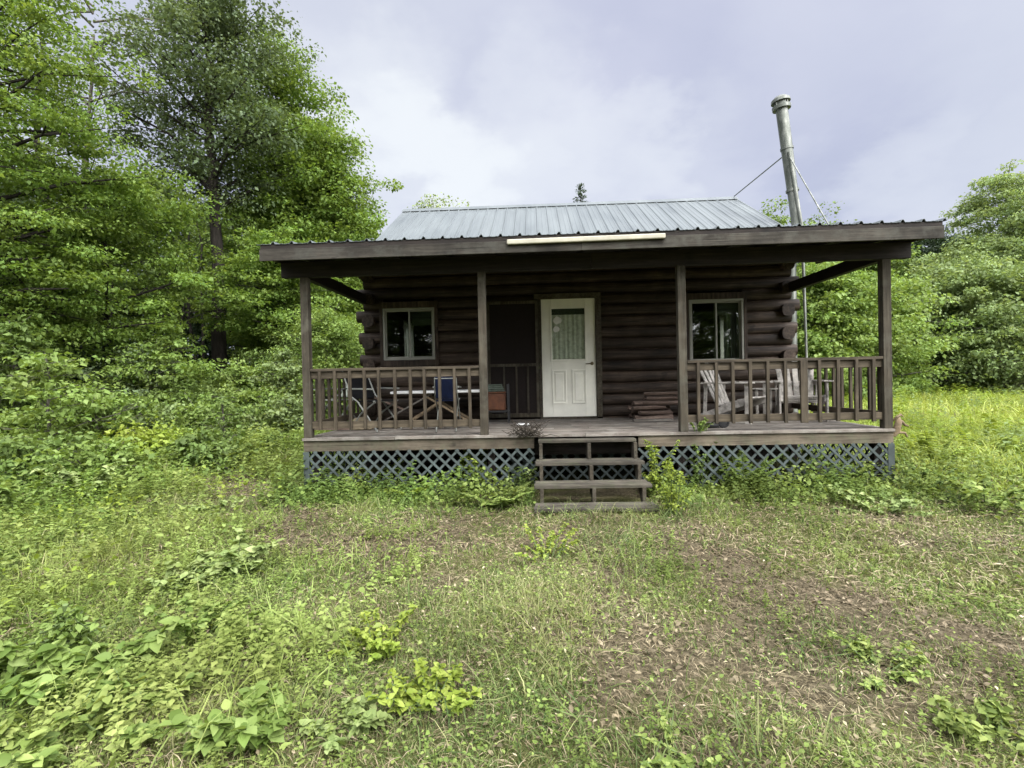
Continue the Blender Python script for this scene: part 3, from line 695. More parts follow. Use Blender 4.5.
def tree(name, label, cat, base, h, crown0, crad, leaf, seed, limbs=26, sprays=5, per=46, size=.15, flat=.4, prad=.62, trunk=.16, bark='bark', lean=(0, 0), profile='oval', group=None, twig=True, rise=.35, cz=0, droop=.35, sparse=1.):
    """tapered trunk, limbs going out to sprays of leaves along their outer part; crown0 = height where the crown starts"""
    rs = np.random.RandomState(seed); x, y = base; z = float(hgt(x, y))-.05
    t = thing(name, label, cat, (x, y, z), 0, group)
    tr = MB(); ns = 9; spine = []
    for i in range(ns+1):
        f = i/ns; spine.append(Vector((lean[0]*f*h+rs.normal()*.012*h*(0 < i < ns)*f, lean[1]*f*h+rs.normal()*.012*h*f, f*h*.97)))
    tr.tube(spine, [trunk*((1-i/ns)**.8)+.012 for i in range(ns+1)], 9)
    def sp(f): f = min(max(f, 0), .999)*ns; i = int(f); return spine[i].lerp(spine[i+1], f-i)
    cen = []; rad = []
    for k in range(limbs):
        u = (k+.5)/limbs; f = crown0+(1-crown0)*u
        if profile == 'oval': w = math.sin(PI*min(1, .12+.88*u)**.8)**.7 if u < .97 else .3
        elif profile == 'cone2': w = (1-u)**.62*.95+.1
        elif profile == 'cone': w = (1-u)**.75+.06
        elif profile == 'shrub': w = math.sqrt(max(.05, 1-(u*.95)**2))
        else: w = 1-.6*u
        r = crad*max(w, .12)*rs.uniform(.62, 1.12); a = k*2.39996+rs.normal()*.35
        o = sp(f*.93); e = o+Vector((math.cos(a)*r, math.sin(a)*r, r*rise*rs.uniform(.3, 1.4)*(1 if profile != 'cone' else .2)))
        mid = o.lerp(e, .5)+Vector((rs.normal()*.06*r, rs.normal()*.06*r, .05*r))
        lr = max(min(.012, trunk*.4), trunk*(1-f)*.45+min(.012, trunk*.15))
        tr.tube([o, mid, e], [lr, lr*.6, .008], 6, False)
        for j in range(sprays):
            g_ = .3+.75*(j+rs.rand())/sprays; q = (o.lerp(mid, g_*2) if g_ < .5 else mid.lerp(e, g_*2-1))
            sd = prad*rs.uniform(.6, 1.25); q = q+Vector((rs.normal()*sd*.8, rs.normal()*sd*.8, rs.normal()*sd*.45))
            cen.append(q); rad.append(sd*(1.1-.35*g_))
            if twig and j % 2 == 0: tr.tube([o.lerp(mid, min(1, g_*1.4)), q], [lr*.4, .005], 4, False)
    cen.append(sp(.99)); rad.append(prad*.7); cen.append(sp(.93)); rad.append(prad)
    tr.build('trunk', M[bark], t, smooth=True)
    leaves('crown', np.array(cen), max(4, int(per*sparse)), np.array(rad), flat, size, L[leaf], rs, t, droop)
    return t
def base_at(px, Y): return tuple(at(px, 384, Y)[:2])

GT = 'trees at the edge of the woods on the left'
tree('oak_tree', 'tall dark-trunked tree with grey-green crown rising above the woods on the left', 'tree', base_at(222, 10.), 15.6, .5, 3.15, 'oak', 1, 38, 8, 80, .115, .5, .8, .25, lean=(-.02, .01), group=GT, rise=.5)
tree('maple_tree', 'yellow-green maple with its bare trunk just right of the dark-trunked tree', 'tree', base_at(283, 12.), 14.6, .14, 2.7, 'maple', 2, 50, 8, 84, .12, .38, .8, .16, profile='cone2', group=GT)
tree('maple_tree', 'bright yellow-green maple standing nearest to the left end of the cabin roof', 'tree', base_at(335, 12.5), 11.4, .1, 2.5, 'maple', 3, 46, 8, 84, .12, .38, .8, .14, profile='cone2', group=GT)
tree('maple_tree', 'shorter yellow-green maple showing over the left corner of the porch roof', 'tree', base_at(362, 16.5), 9.4, .1, 2.0, 'maple', 4, 40, 7, 70, .13, .4, .75, .12, profile='cone2', group=GT)
tree('maple_tree', 'yellow-green maple filling the slope of crowns between the two taller maples', 'tree', base_at(308, 14.5), 13.4, .12, 2.6, 'maple', 14, 46, 8, 80, .125, .38, .85, .14, profile='cone2', group=GT)
tree('maple_tree', 'big spreading maple with layered leaves filling the upper left corner', 'tree', base_at(-8, 4.6), 13.5, .18, 2.9, 'maple', 5, 50, 8, 100, .09, .3, .7, .2, group=GT, rise=.25)
tree('beech_tree', 'leafy mid-height tree with drooping layers left of the dark trunk', 'tree', base_at(108, 6.8), 7.4, .12, 2.9, 'maple', 6, 46, 8, 86, .1, .3, .65, .12, group=GT, rise=.2, profile='shrub')
tree('beech_tree', 'low spreading tree with dark shaded leaves at the far left edge', 'tree', base_at(20, 7.5), 7., .1, 3., 'oak', 7, 40, 8, 80, .105, .32, .7, .12, group=GT, rise=.2)
tree('maple_tree', 'tall thin-leaved maple behind the big spreading maple in the upper left', 'tree', base_at(50, 12.), 16, .4, 2.4, 'maple', 8, 24, 6, 24, .12, .42, .85, .2, group=GT)
tree('beech_tree', 'young green tree with layered branches right of the dark trunk', 'tree', base_at(278, 9.2), 6.4, .5, 1.9, 'maple', 9, 32, 7, 64, .1, .26, .6, .08, group=GT, rise=.15)
tree('beech_tree', 'rounded dark tree in the deep shade behind the dark trunk', 'tree', base_at(160, 17.), 12., .42, 3.2, 'beech', 10, 34, 6, 40, .19, .4, .9, .15, group=GT)
GD = 'trees deeper in the woods on the left'
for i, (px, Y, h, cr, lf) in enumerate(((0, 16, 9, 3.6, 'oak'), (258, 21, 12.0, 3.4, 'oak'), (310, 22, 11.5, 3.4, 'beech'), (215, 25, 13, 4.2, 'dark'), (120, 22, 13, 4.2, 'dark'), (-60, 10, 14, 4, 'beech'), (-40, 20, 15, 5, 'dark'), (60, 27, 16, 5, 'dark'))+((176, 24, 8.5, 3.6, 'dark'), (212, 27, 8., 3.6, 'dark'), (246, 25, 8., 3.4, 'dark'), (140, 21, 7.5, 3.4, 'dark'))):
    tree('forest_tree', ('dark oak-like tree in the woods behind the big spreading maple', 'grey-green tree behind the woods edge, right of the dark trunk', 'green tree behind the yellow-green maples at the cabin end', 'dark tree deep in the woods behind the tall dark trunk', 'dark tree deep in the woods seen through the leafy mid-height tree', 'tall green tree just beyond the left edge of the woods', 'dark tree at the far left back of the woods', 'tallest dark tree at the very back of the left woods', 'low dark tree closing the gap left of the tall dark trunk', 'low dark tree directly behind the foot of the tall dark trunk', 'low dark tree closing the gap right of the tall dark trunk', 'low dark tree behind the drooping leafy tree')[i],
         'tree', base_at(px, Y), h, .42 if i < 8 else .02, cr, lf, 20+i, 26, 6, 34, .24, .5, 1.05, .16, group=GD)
# thin trunks seen in the gap
GS = 'thin bare trunks in the shaded gap of the woods'
for i, (px, Y, h, r) in enumerate(((196, 14, 8, .09), (204, 15.5, 9, .07), (243, 14.5, 8, .08), (255, 16, 9, .1), (268, 14, 7.5, .07), (182, 13, 7, .06), (290, 15, 7, .08), (60, 9.5, 6, .06), (40, 10.5, 6, .07))):
    x, y = base_at(px, Y); rs = np.random.RandomState(70+i); m = MB()
    P = [Vector((rs.normal()*.05*k*.5, rs.normal()*.05*k*.5, h*k/6)) for k in range(7)]; m.tube(P, [r*(1-k/9) for k in range(7)], 7)
    for k in range(5): a = rs.rand()*6.28; q = P[3+k % 3]; m.tube([q, q+Vector((math.cos(a)*.8, math.sin(a)*.8, .35+rs.rand()*.4))], [r*.3, .006], 5)
    tag(m.build('bare_trunk', M['bark'], None, smooth=True), 'thin dark bare tree trunk standing in the shaded woods at left', 'tree trunk', GS).location = (x, y, float(hgt(x, y))-.05)
# dead leafless tree among the crowns
x, y = base_at(70, 8.5); rs = np.random.RandomState(5); m = MB()
P = [Vector((.35*k*.35+rs.normal()*.05, 0, 12*k/9)) for k in range(10)]; m.tube(P, [.11*(1-k/11)+.01 for k in range(10)], 8)
for k in range(26):
    q = P[5+k % 5]+Vector((0, 0, rs.rand())); a = rs.rand()*6.28; l_ = rs.uniform(1., 2.6); e = q+Vector((math.cos(a)*l_, math.sin(a)*l_, rs.uniform(-.1, .7)*l_)); md = q.lerp(e, .5)+Vector((0, 0, .15)); m.tube([q, md, e], [.035, .022, .006], 5)
    for _ in range(4): f = rs.uniform(.3, .95); s0 = q.lerp(e, f)+Vector((0, 0, .1)); a2 = a+rs.normal()*.8; m.tube([s0, s0+Vector((math.cos(a2)*.6, math.sin(a2)*.6, rs.uniform(-.1, .4)))], [.012, .004], 4)
tag(m.build('dead_tree', M['greybark'], None, smooth=True), 'leafless dead tree with bare grey branches against the sky at upper left', 'tree').location = (x, y, .1)

# right bank
GR = 'trees and bushes across the meadow on the right'
for i, (nm, lab, px, Y, h, c0, cr, lf, pr_) in enumerate((
    ('maple_tree', 'tallest tree with feathery layered crown at the right edge', 1010, 27, 14.6, .05, 5.2, 'bank', 'oval'),
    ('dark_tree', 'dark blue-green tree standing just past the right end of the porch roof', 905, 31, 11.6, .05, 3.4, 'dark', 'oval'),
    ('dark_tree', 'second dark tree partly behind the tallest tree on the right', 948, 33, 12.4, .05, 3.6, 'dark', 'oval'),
    ('bushy_tree', 'rounded light green tree beneath the dark tree past the right porch post', 915, 24, 6.2, .03, 2.6, 'bank', 'shrub'),
    ('bushy_tree', 'wide light green bush-like tree in the middle of the right bank', 965, 23, 7.6, .03, 3.0, 'bank', 'shrub'),
    ('bushy_tree', 'light green bushy tree at the far right edge of the meadow', 1030, 22, 7.2, .03, 3.2, 'bank', 'shrub'),
    ('bushy_tree', 'bright green bushy tree seen under the porch roof beside the log corner', 826, 19, 6.6, .03, 2.3, 'bright', 'shrub'),
    ('bushy_tree', 'bright green bushy tree seen under the porch roof beside the right post', 868, 21, 6.6, .03, 2.6, 'bright', 'shrub'),
    ('maple_tree', 'green tree top showing above the roof left of the chimney', 766, 23, 10.9, .1, 2.4, 'shrub', 'oval'),
    ('maple_tree', 'thin-leaved tree top showing above the roof right of the chimney', 822, 25, 11.2, .2, 2.2, 'shrub', 'oval'),
    ('maple_tree', 'pale tree top peeping over the left end of the roof ridge', 434, 27, 14.0, .25, 1.7, 'pale', 'oval'),
    ('bushy_tree', 'leafy tree filling the view between the roof and the dark tree', 880, 29, 10.2, .05, 3.0, 'shrub', 'oval'),
    ('bushy_tree', 'light green tree filling the gap below the tallest right tree', 985, 25.5, 9.6, .03, 3.4, 'bank', 'shrub'),
    ('bushy_tree', 'light green tree below the second dark tree on the right', 940, 27, 8.8, .03, 3.2, 'bank', 'shrub'),
    ('bushy_tree', 'light green tree crossing the right edge of the view', 1048, 24.5, 11.4, .03, 4.0, 'bank', 'shrub'),
    ('bushy_tree', 'low light green tree right beside the right porch post', 898, 26, 6.8, .03, 2.8, 'bank', 'shrub'),
    ('bushy_tree', 'low pale bush-like tree at the meadow edge on the right', 1000, 21, 4.6, .03, 2.6, 'bank', 'shrub'),
    ('bushy_tree', 'green tree beyond the right frame edge closing the meadow', 1110, 24, 10, .05, 4.2, 'beech', 'shrub'),
    ('bushy_tree', 'green tree far behind the cabin closing the clearing', 640, 30, 9.0, .05, 4.2, 'beech', 'shrub'),
    ('bushy_tree', 'green tree behind the cabin beyond its left half', 500, 30, 9.0, .05, 4.2, 'beech', 'shrub'))):
    sp_ = .45 if 'thin' in lab or 'pale' in lab else 1.
    tree(nm, lab, 'tree', base_at(px, Y), h, c0, cr, lf, 40+i, 46, 8, 66, .17, .38, .9, .14, 'greybark', group=GR, profile=pr_, rise=.3, sparse=sp_)
# spindly conifer tip over the ridge
x, y = base_at(584.5, 26); m = MB(); hc = at(584.5, 184, 26)[2]; m.tube([(0, 0, 0), (0, 0, hc)], [.16, .015], 7); rs = np.random.RandomState(8); cen = []
ct = thing('spruce_tree', 'thin spiky evergreen tip showing above the middle of the ridge', 'tree', (x, y, 0))
for k in range(70):
    z = hc*(1-.45*(k/70)); l_ = .12+.028*k*.9; a = k*2.4; e = Vector((math.cos(a)*l_, math.sin(a)*l_, z-.1*l_)); m.tube([(0, 0, z), e], [.03, .006], 4, False)
    for g_ in (.4, .7, 1.): cen.append(Vector((0, 0, z)).lerp(e, g_))
m.build('trunk', M['bark'], ct); leaves('crown', np.array(cen), 8, np.full(len(cen), .16), .5, .11, L['dark'], rs, ct)

# shrubs at the woods' foot
GU = 'bushes along the foot of the woods'
for i, (lab, px, Y, h, cr, lf) in enumerate((
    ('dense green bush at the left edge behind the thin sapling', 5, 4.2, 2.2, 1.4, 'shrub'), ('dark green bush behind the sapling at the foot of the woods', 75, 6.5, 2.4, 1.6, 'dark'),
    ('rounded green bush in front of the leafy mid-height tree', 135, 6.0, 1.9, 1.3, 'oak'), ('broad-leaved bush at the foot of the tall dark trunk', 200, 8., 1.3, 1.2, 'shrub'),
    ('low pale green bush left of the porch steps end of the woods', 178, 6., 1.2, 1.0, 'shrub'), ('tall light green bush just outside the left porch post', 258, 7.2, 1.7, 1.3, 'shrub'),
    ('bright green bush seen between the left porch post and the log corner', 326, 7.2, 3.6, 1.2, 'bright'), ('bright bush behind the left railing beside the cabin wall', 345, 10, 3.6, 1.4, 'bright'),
    ('light bush behind the left porch post', 298, 9, 3.0, 1.3, 'shrub'), ('shaded bush deep between the trunks on the left', 238, 11.5, 1.3, 1.6, 'dark'), ('shaded bush behind the rounded green bush', 100, 9.5, 2.8, 1.9, 'dark'), ('shaded bush at the far left behind the dense green bush', 20, 8, 3., 2., 'dark'),  # dark leaves on these bushes carry the woods' shade in their colour
    ('low leafy bush below the broad-leaved bush', 232, 6.2, 1.3, 1.1, 'shrub'))):
    tree('bush', lab, 'bush', base_at(px, Y), h, .05, cr, lf, 120+i, 30, 7, 60, .075, .5, .42, .035, 'greybark', group=GU, profile='shrub', rise=.4)
GB = 'young brush between the yard and the woods'
for i, (lab, px, Y, h, cr, lf) in enumerate((
    ('knee-high bright bush behind the slim sapling at the left edge', 95, 3.2, 1.25, .8, 'bright'), ('waist-high light green brush right of the slim sapling', 128, 4.4, 1.1, .8, 'shrub'),
    ('pale brush in front of the pale low bush', 165, 4.2, .8, .7, 'bank'), ('small bright bush left of the evergreen-like sapling', 196, 4.4, 1.0, .7, 'bright'),
    ('light green brush just left of the porch corner', 250, 5.2, 1.3, .8, 'bright'), ('pale green brush touching the left porch post', 285, 5.0, 1.2, .6, 'bank'),
    ('low bright bush at the far left in front of the dense bush', 12, 2.8, .8, .8, 'bright'), ('small lime bush among weeds left of the bare track', 150, 2.2, .7, .6, 'lime'),
    ('low green bush in weeds near the left edge below the sapling', 30, .6, .55, .6, 'shrub'), ('low bright bush in the middle of the left weeds', 90, .8, .5, .5, 'bright'),
    ('small bush in weeds beside the start of the bare track', 200, 1.8, .55, .5, 'shrub'))):
    tree('bush', lab, 'bush', base_at(px, Y), h, .05, cr, lf, 170+i, 24, 5, 20, .085, .55, .24, .02, 'greybark', group=GB, profile='shrub', rise=.5)
# sapling and small trees in the weeds
tree('sapling', 'slim light green sapling standing in the weeds at the left edge', 'sapling', base_at(48, 1.8), 2.1, .2, .95, 'bright', 150, 20, 4, 15, .1, .25, .26, .022, 'greybark', rise=.25)
for i, (lab, px, Y, h, cr) in enumerate((('tall leafy sapling at the left edge in front of the shaded trees', 12, 3.6, 2.9, 1.0), ('leafy upright sapling in front of the leafy mid-height tree', 150, 5.6, 2.6, .9), ('upright light green sapling left of the porch corner', 238, 6.3, 2.0, .75), ('light green sapling standing close to the left porch post', 284, 6.6, 2.4, .7))):
    tree('sapling', lab, 'sapling', base_at(px, Y), h, .15, cr, ('shrub', 'bright', 'bright', 'bank')[i], 190+i, 22, 5, 20, .1, .3, .3, .025, 'greybark', rise=.35)
tree('sapling', 'young evergreen-like sapling in the weeds left of the porch corner', 'sapling', base_at(222, 3.2), 1.25, .1, .5, 'shrub', 151, 20, 3, 14, .07, .3, .2, .016, 'greybark', rise=.1, profile='cone')
tree('sapling', 'thin dark-stemmed seedling standing in the lower left foreground', 'sapling', tuple(ground_at(68, 668)[:2]), .42, .15, .15, 'bright', 152, 26, 3, 4, .04, .3, .05, .003, 'stem', rise=.2)
# woods across the yard behind the camera (they show as reflections in the panes)
proto = tree('forest_tree', 'green tree across the yard behind the viewer', 'tree', (-14, -30), 17, .05, 5.0, 'beech', 200, 40, 8, 44, .3, .5, 1.1, .18, group='trees across the yard behind the viewer', profile='shrub')
for i, (x, y) in enumerate(((-7, -32), (-1.5, -34), (3.5, -31), (9, -33), (14, -31), (21, -29), (-18, -38), (-10, -40), (-4, -41), (2, -40), (7, -41), (12, -40), (19, -39))):
    o = copy_tree(proto); o.location = (x, y, 0); o.rotation_euler = (0, 0, i*1.3)

# ------------------------------------------------------------------ plants
def plant(label, base, stems, h, spread, lsize, leaf, seed, kind='weed', name='weed', group='leafy weeds in the yard', nodes=8, width=1., cat='plant'):
    rs = np.random.RandomState(seed); x, y = base[:2]; t = thing(name, label, cat, (x, y, float(hgt(x, y))-.01), 0, group); m = MB(); P = []; Dd = []; Nn = []; S = []
    if kind != 'fern': nodes = 13; stems = int(stems*1.5); lsize *= .72; width *= .82; spread *= 1.15
    for i in range(stems):
        a = rs.rand()*2*PI; o = Vector((math.cos(a), math.sin(a), 0))*spread*.3*rs.rand(); hh = h*rs.uniform(.4, 1.25); e = o+Vector((math.cos(a), math.sin(a), 0))*spread*rs.uniform(.3, 1.)+Vector((0, 0, hh)); md = o.lerp(e, .55)+Vector((0, 0, .18*hh)); m.tube([o, md, e], [.005, .004, .0025], 5, False)
        for k in range(nodes):
            f = .2+.8*(k+rs.rand()*.5)/nodes; q = o.lerp(md, f*2) if f < .5 else md.lerp(e, min(1, f*2-1))
            if kind == 'fern': continue
            for j in range(3):
                b_ = a+(j-1)*1.1+rs.normal()*.5+k*2.4; P.append(q); Dd.append((math.cos(b_), math.sin(b_), rs.uniform(-.6, .6))); Nn.append((rs.normal()*.5, rs.normal()*.5, 1)); S.append(lsize*rs.uniform(.3, .82))
        if kind == 'fern':
            for k in range(18):
                f = .12+.88*k/18; q = o.lerp(md, f*2) if f < .5 else md.lerp(e, f*2-1); ax = (e-o).normalized(); sd = ax.cross(Vector((0, 0, 1))).normalized()
                for s in (-1, 1): v = sd*s+ax*.35; P.append(q); Dd.append(tuple(v)); Nn.append((rs.normal()*.15, rs.normal()*.15, 1)); S.append(lsize*(1.15-f)*rs.uniform(.85, 1.1)*1.3)
    m.build('stem', M['stem'], t); P = np.array([tuple(q) for q in P]); Mx = frames(np.array(Dd), np.array(Nn))*np.array(S)[:, None, None]; Mx[:, :, 0] *= width
    scatter('leaves', LEAF6L[0], LEAF6L[1], Mx, P, L[leaf], np.clip(rs.rand(len(P)), 0, 1), t); return t
PL = [
 ('bright yellow-green weed with many small leaves, lower left of centre', (376, 648), 12, .17, .2, .075, 'lime', 1.),
 ('yellow-green weed patch just below the bright one, lower centre', (432, 706), 11, .15, .2, .08, 'lime', 1.),
 ('small lime weed alone in the middle of the mown yard', (546, 560), 9, .22, .28, .075, 'lime', .9),
 ('round-leaved pale weed at the bottom, left of centre', (345, 738), 7, .1, .15, .085, 'pale', 1.2),
 ('pale weed with big rounded leaves in the left foreground', (185, 592), 8, .16, .22, .11, 'pale', 1.3),
 ('yellowing broad-leaved weed in the left foreground', (190, 640), 9, .2, .26, .1, 'bright', 1.),
 ('dark broad-leaved weed in the bottom left corner', (60, 755), 9, .16, .24, .11, 'weed', 1.),
 ('leafy weed near the bottom left, right of the corner weed', (130, 735), 9, .14, .22, .1, 'weed', 1.),
 ('pale weed beside the bare track left of the cabin', (225, 512), 7, .16, .35, .11, 'pale', 1.2),
 ('weed at the left edge beneath the slim sapling', (28, 560), 10, .2, .35, .09, 'weed', 1.),
 ('weed clump left of the bare track', (120, 525), 10, .24, .4, .1, 'weed', 1.),
 ('weed clump on the left between sapling and porch', (130, 470), 12, .38, .6, .12, 'bright', 1.),
 ('tall weed clump at the far left in front of the bushes', (40, 480), 12, .4, .6, .12, 'weed', 1.),
 ('broad weed clump just left of the porch corner', (255, 462), 12, .45, .5, .12, 'shrub', 1.),
 ('light weed growing against the left end of the lattice', (330, 486), 10, .34, .3, .1, 'bright', .9),
 ('weed growing against the lattice under the left railing', (385, 490), 11, .38, .32, .1, 'weed', .9),
 ('low yellow-green weed in front of the left lattice', (412, 500), 9, .18, .3, .09, 'lime', .9),
 ('tall yellow-green weed against the lattice left of the steps', (486, 490), 12, .52, .32, .12, 'lime', .9),
 ('weed with pale leaves hugging the lattice beside the steps', (515, 495), 9, .32, .22, .1, 'pale', 1.),
 ('climbing yellow-green weed beside the right edge of the steps', (660, 497), 12, .58, .22, .1, 'lime', .8),
 ('drooping yellow-green weed at the right foot of the steps', (672, 517), 11, .46, .2, .09, 'lime', .8),
 ('leafy weed against the right lattice near the steps', (700, 490), 12, .52, .38, .1, 'shrub', .9),
 ('pale broad-leaved weed in front of the right lattice', (805, 486), 11, .42, .36, .15, 'pale', 1.2),
 ('weed clump under the right end of the right lattice', (850, 487), 11, .34, .35, .1, 'weed', 1.),
 ('weed clump just past the right porch corner', (925, 488), 12, .32, .5, .11, 'shrub', 1.),
 ('round-leaved weed right of the porch corner in the long grass', (985, 505), 12, .28, .5, .12, 'weed', 1.2),
 ('pale weed in the grass to the right of the porch', (880, 512), 10, .2, .45, .11, 'pale', 1.1),
 ('leafy weed in the bottom right corner', (1000, 740), 9, .13, .22, .08, 'weed', 1.),
 ('leafy weed among the cut grass at lower right', (880, 668), 9, .1, .22, .07, 'weed', .9),
 ('low weed at the bottom edge right of centre', (690, 760), 8, .08, .18, .06, 'weed', 1.),
 ('large-leaved bright weed at the left edge of the foreground', (25, 690), 9, .24, .26, .17, 'bright', 1.),
 ('large-leaved weed in the left foreground above the corner weed', (95, 690), 9, .22, .26, .16, 'bright', 1.),
 ('large-leaved light weed below the bare track on the left', (235, 570), 9, .24, .3, .16, 'pale', 1.),
 ('tall broad-leaved weed at the left edge level with the bare track', (20, 520), 10, .42, .4, .17, 'bright', 1.),
 ('broad-leaved bright weed at the bottom edge, left of centre', (250, 755), 8, .15, .2, .13, 'bright', 1.),
 ('tall broad-leaved weed clump between the sapling and the bare track', (85, 500), 10, .45, .45, .17, 'pale', 1.),
]
for i, (lab, px, n, h, s, ls, lf, wd) in enumerate(PL): plant(lab, ground_at(*px), n, h, s, ls, lf, 300+i, width=wd)
FN = [('bright fern against the right lattice left of the railing middle', (745, 494), 12, .5, .45, .11, 'bright'), ('fern in front of the left lattice close to the steps', (500, 505), 9, .2, .42, .1, 'weed'), ('yellow-green fern in the meadow at the right edge', (990, 455), 12, .5, .7, .16, 'lime'), ('yellow-green fern just right of the porch corner', (930, 462), 12, .45, .6, .15, 'lime'), ('fern at the left end of the lattice', (352, 500), 8, .2, .35, .09, 'weed')]
for i, (lab, px, n, h, s, ls, lf) in enumerate(FN): plant(lab, ground_at(*px), n, h, s, ls, lf, 400+i, 'fern', 'fern', 'ferns around the porch', width=.55, cat='fern')
o = plant('small green weed growing up through the deck at the right middle post', (0, 0), 8, .16, .16, .06, 'bright', 440); p = ground_at(703, 433, ZD); o.location = (p[0], .02, ZD-.02)

# ------------------------------------------------------------------ ground vegetation
def pts(n, r0, r1, half=1.02, rs=RS, pw=2.):
    u = rs.rand(n); r_ = (r0**pw+u*(r1**pw-r0**pw))**(1/pw); a = rs.uniform(-half, half, n)+YAW
    x = CAM[0]-np.sin(a)*r_; y = CAM[1]+np.cos(a)*r_
    k = ~((x > -.02) & (x < 7.32) & (y > -.03) & (y < 9)) & ~((x > 3.0) & (x < 4.2) & (y > -.95) & (y < .1)); return x[k], y[k], r_[k]
def lowf(x, y): return np.clip(.5+1.5*(.45*vnoise(x, y, .9, 1)+.33*vnoise(x, y, 2.3, 2)+.22*vnoise(x, y, 6., 3)-.5), 0, 1)
def lowf_old(x, y): return .5+.22*np.sin(x*.9+.4*y)+.2*np.sin(y*1.3-x*.5+1)+.15*np.sin(x*2.9+y*2.3)+.12*np.sin(4.7*x-5.3*y)
def rot_frames(n, rs, tilt, az=None):
    a = rs.uniform(0, 2*PI, n); tl = tilt*np.abs(rs.normal(size=n)); b = rs.uniform(0, 2*PI, n)
    n_ = np.stack([np.cos(b)*np.sin(tl), np.sin(b)*np.sin(tl), np.cos(tl)], 1); d = np.stack([np.cos(a), np.sin(a), np.zeros(n)], 1); d = d-n_*(d*n_).sum(1, keepdims=True); return frames(d, n_)
def blades(name, n, r0, r1, lo, hi, w, keep, mat, cbias, bends=(.3, .9, 1.5), tilt=.35, label=None, region=None):
    for j, bd in enumerate(bends):
        x, y, r_ = pts(n//len(bends), r0, r1)
        m_ = RS.rand(len(x)) < keep(x, y)
        if region is not None: m_ &= region(x, y)
        x, y, r_ = x[m_], y[m_], r_[m_]; k = len(x)
        if not k: continue
        F = rot_frames(k, RS, tilt); lf = lowf(x, y); tall = np.clip(.75+.7*(lf-.5), .5, 1.1)
        Ls = RS.uniform(lo, hi, k)*tall; Ws = w*RS.uniform(.6, 1.4, k)
        Mx = F.copy(); Mx[:, :, 0] *= Ws[:, None]; Mx[:, :, 1] *= Ls[:, None]; Mx[:, :, 2] *= Ls[:, None]
        tv, tf = blade(bd); T = np.stack([x, y, hgt(x, y)-.004], 1)
        o = scatter(name, tv, tf, Mx, T, mat, cbias+.7*(RS.rand(k)-.5)+.6*(lf-.5)+(RS.rand(k) < .12)*.35)
        stuff(o, label, 'grass')
def flats(name, n, r0, r1, lo, hi, wr, zlo, zhi, keep, mat, cbias, tmpl, tilt, label, cat, region=None):
    x, y, r_ = pts(n, r0, r1); m_ = RS.rand(len(x)) < keep(x, y)
    if region is not None: m_ &= region(x, y)
    x, y = x[m_], y[m_]; k = len(x); F = rot_frames(k, RS, tilt); s = RS.uniform(lo, hi, k); Mx = F*s[:, None, None]; Mx[:, :, 0] *= wr
    T = np.stack([x, y, hgt(x, y)+RS.uniform(zlo, zhi, k)], 1)
    stuff(scatter(name, tmpl[0], tmpl[1], Mx, T, mat, cbias+.6*(RS.rand(k)-.5)+.3*(lowf(x, y)-.5)), label, cat)
def green(x, y): return (1-.55*np.exp(-((x-4.2)/2.3)**2))* np.clip(1-.95*dirt(x, y), .04, 1)*np.clip((.4*vnoise(x, y, 1.7, 5)+.35*vnoise(x, y, 4.5, 6)+.25*vnoise(x, y, 11, 7)-.30)*4., .12, 1)
def left(x, y): return np.clip((-.6-x+.25*(y+3))/2.2, 0, 1)*.9+.1
meadow_r = lambda x, y: (x > 7.6+.2*np.sin(y*3)) & (y > -.2+.25*np.sin(x*2))
weeds_l = lambda x, y: (x < .2+.3*np.sin(y*2)) & (y > -3.2)
one = lambda x, y: np.ones_like(x)
blades('grass', 190000, .9, 3.6, .02, .075, .0045, green, L['grass'], .42, tilt=.45, label='short mown grass with clippings over the front yard')
blades('grass', 210000, 3.6, 8.5, .03, .09, .0065, green, L['grass'], .42, tilt=.45, label='short mown grass farther up the front yard')
blades('grass', 60000, 8.5, 18, .08, .24, .014, green, L['grass'], .5, label='rough grass beside the cabin')
blades('long_grass', 60000, 1.6, 9, .1, .26, .006, lambda x, y: left(x, y)*green(x, y), L['grass'], .35, tilt=.4, label='longer grass among the weeds on the left')
blades('meadow_grass', 90000, 7, 20, .16, .42, .016, one, L['meadow'], .55, region=meadow_r, label='tall bright yellow-green meadow grass right of the porch')
blades('meadow_grass', 90000, 20, 48, .25, .55, .035, one, L['meadow'], .6, region=meadow_r, label='bright meadow grass stretching to the right bank')
blades('meadow_grass', 60000, 9, 26, .15, .42, .02, lambda x, y: 1-dirt(x, y), L['grass'], .4, region=weeds_l, label='rough grass in front of the woods')
flats('dry_clippings', 48000, .9, 4.2, .02, .10, .06, .0, .03, lambda x, y: .8-.3*dirt(x, y), L['straw'], .45, LEAF4, .3, 'dry straw clippings lying on the front yard', 'clippings')
flats('dry_clippings', 70000, 4.2, 9.5, .04, .15, .1, .0, .035, lambda x, y: .75-.2*dirt(x, y), L['straw'], .43, LEAF4, .3, 'dry straw clippings lying on the bare tracks', 'clippings')
flats('dry_clippings', 8000, .9, 9, .008, .028, .7, .01, .06, one, L['straw'], .75, LEAF4, .7, 'pale chopped bits scattered through the mown grass', 'clippings')
flats('fallen_leaves', 60000, 1., 9.5, .012, .042, .8, .002, .03, lambda x, y: .2+.8*dirt(x, y), L['litter'], .45, LEAF6, .6, 'dry fallen leaves scattered over the yard', 'leaves')
flats('ground_cover', 30000, .9, 4., .01, .028, 1., .01, .07, green, L['weed'], .5, LEAF6, .5, 'small clover-like leaves in the mown grass', 'ground cover')
flats('ground_cover', 34000, 4., 9.5, .014, .036, 1., .01, .09, green, L['weed'], .5, LEAF6, .5, 'small broad leaves in the grass near the cabin', 'ground cover')
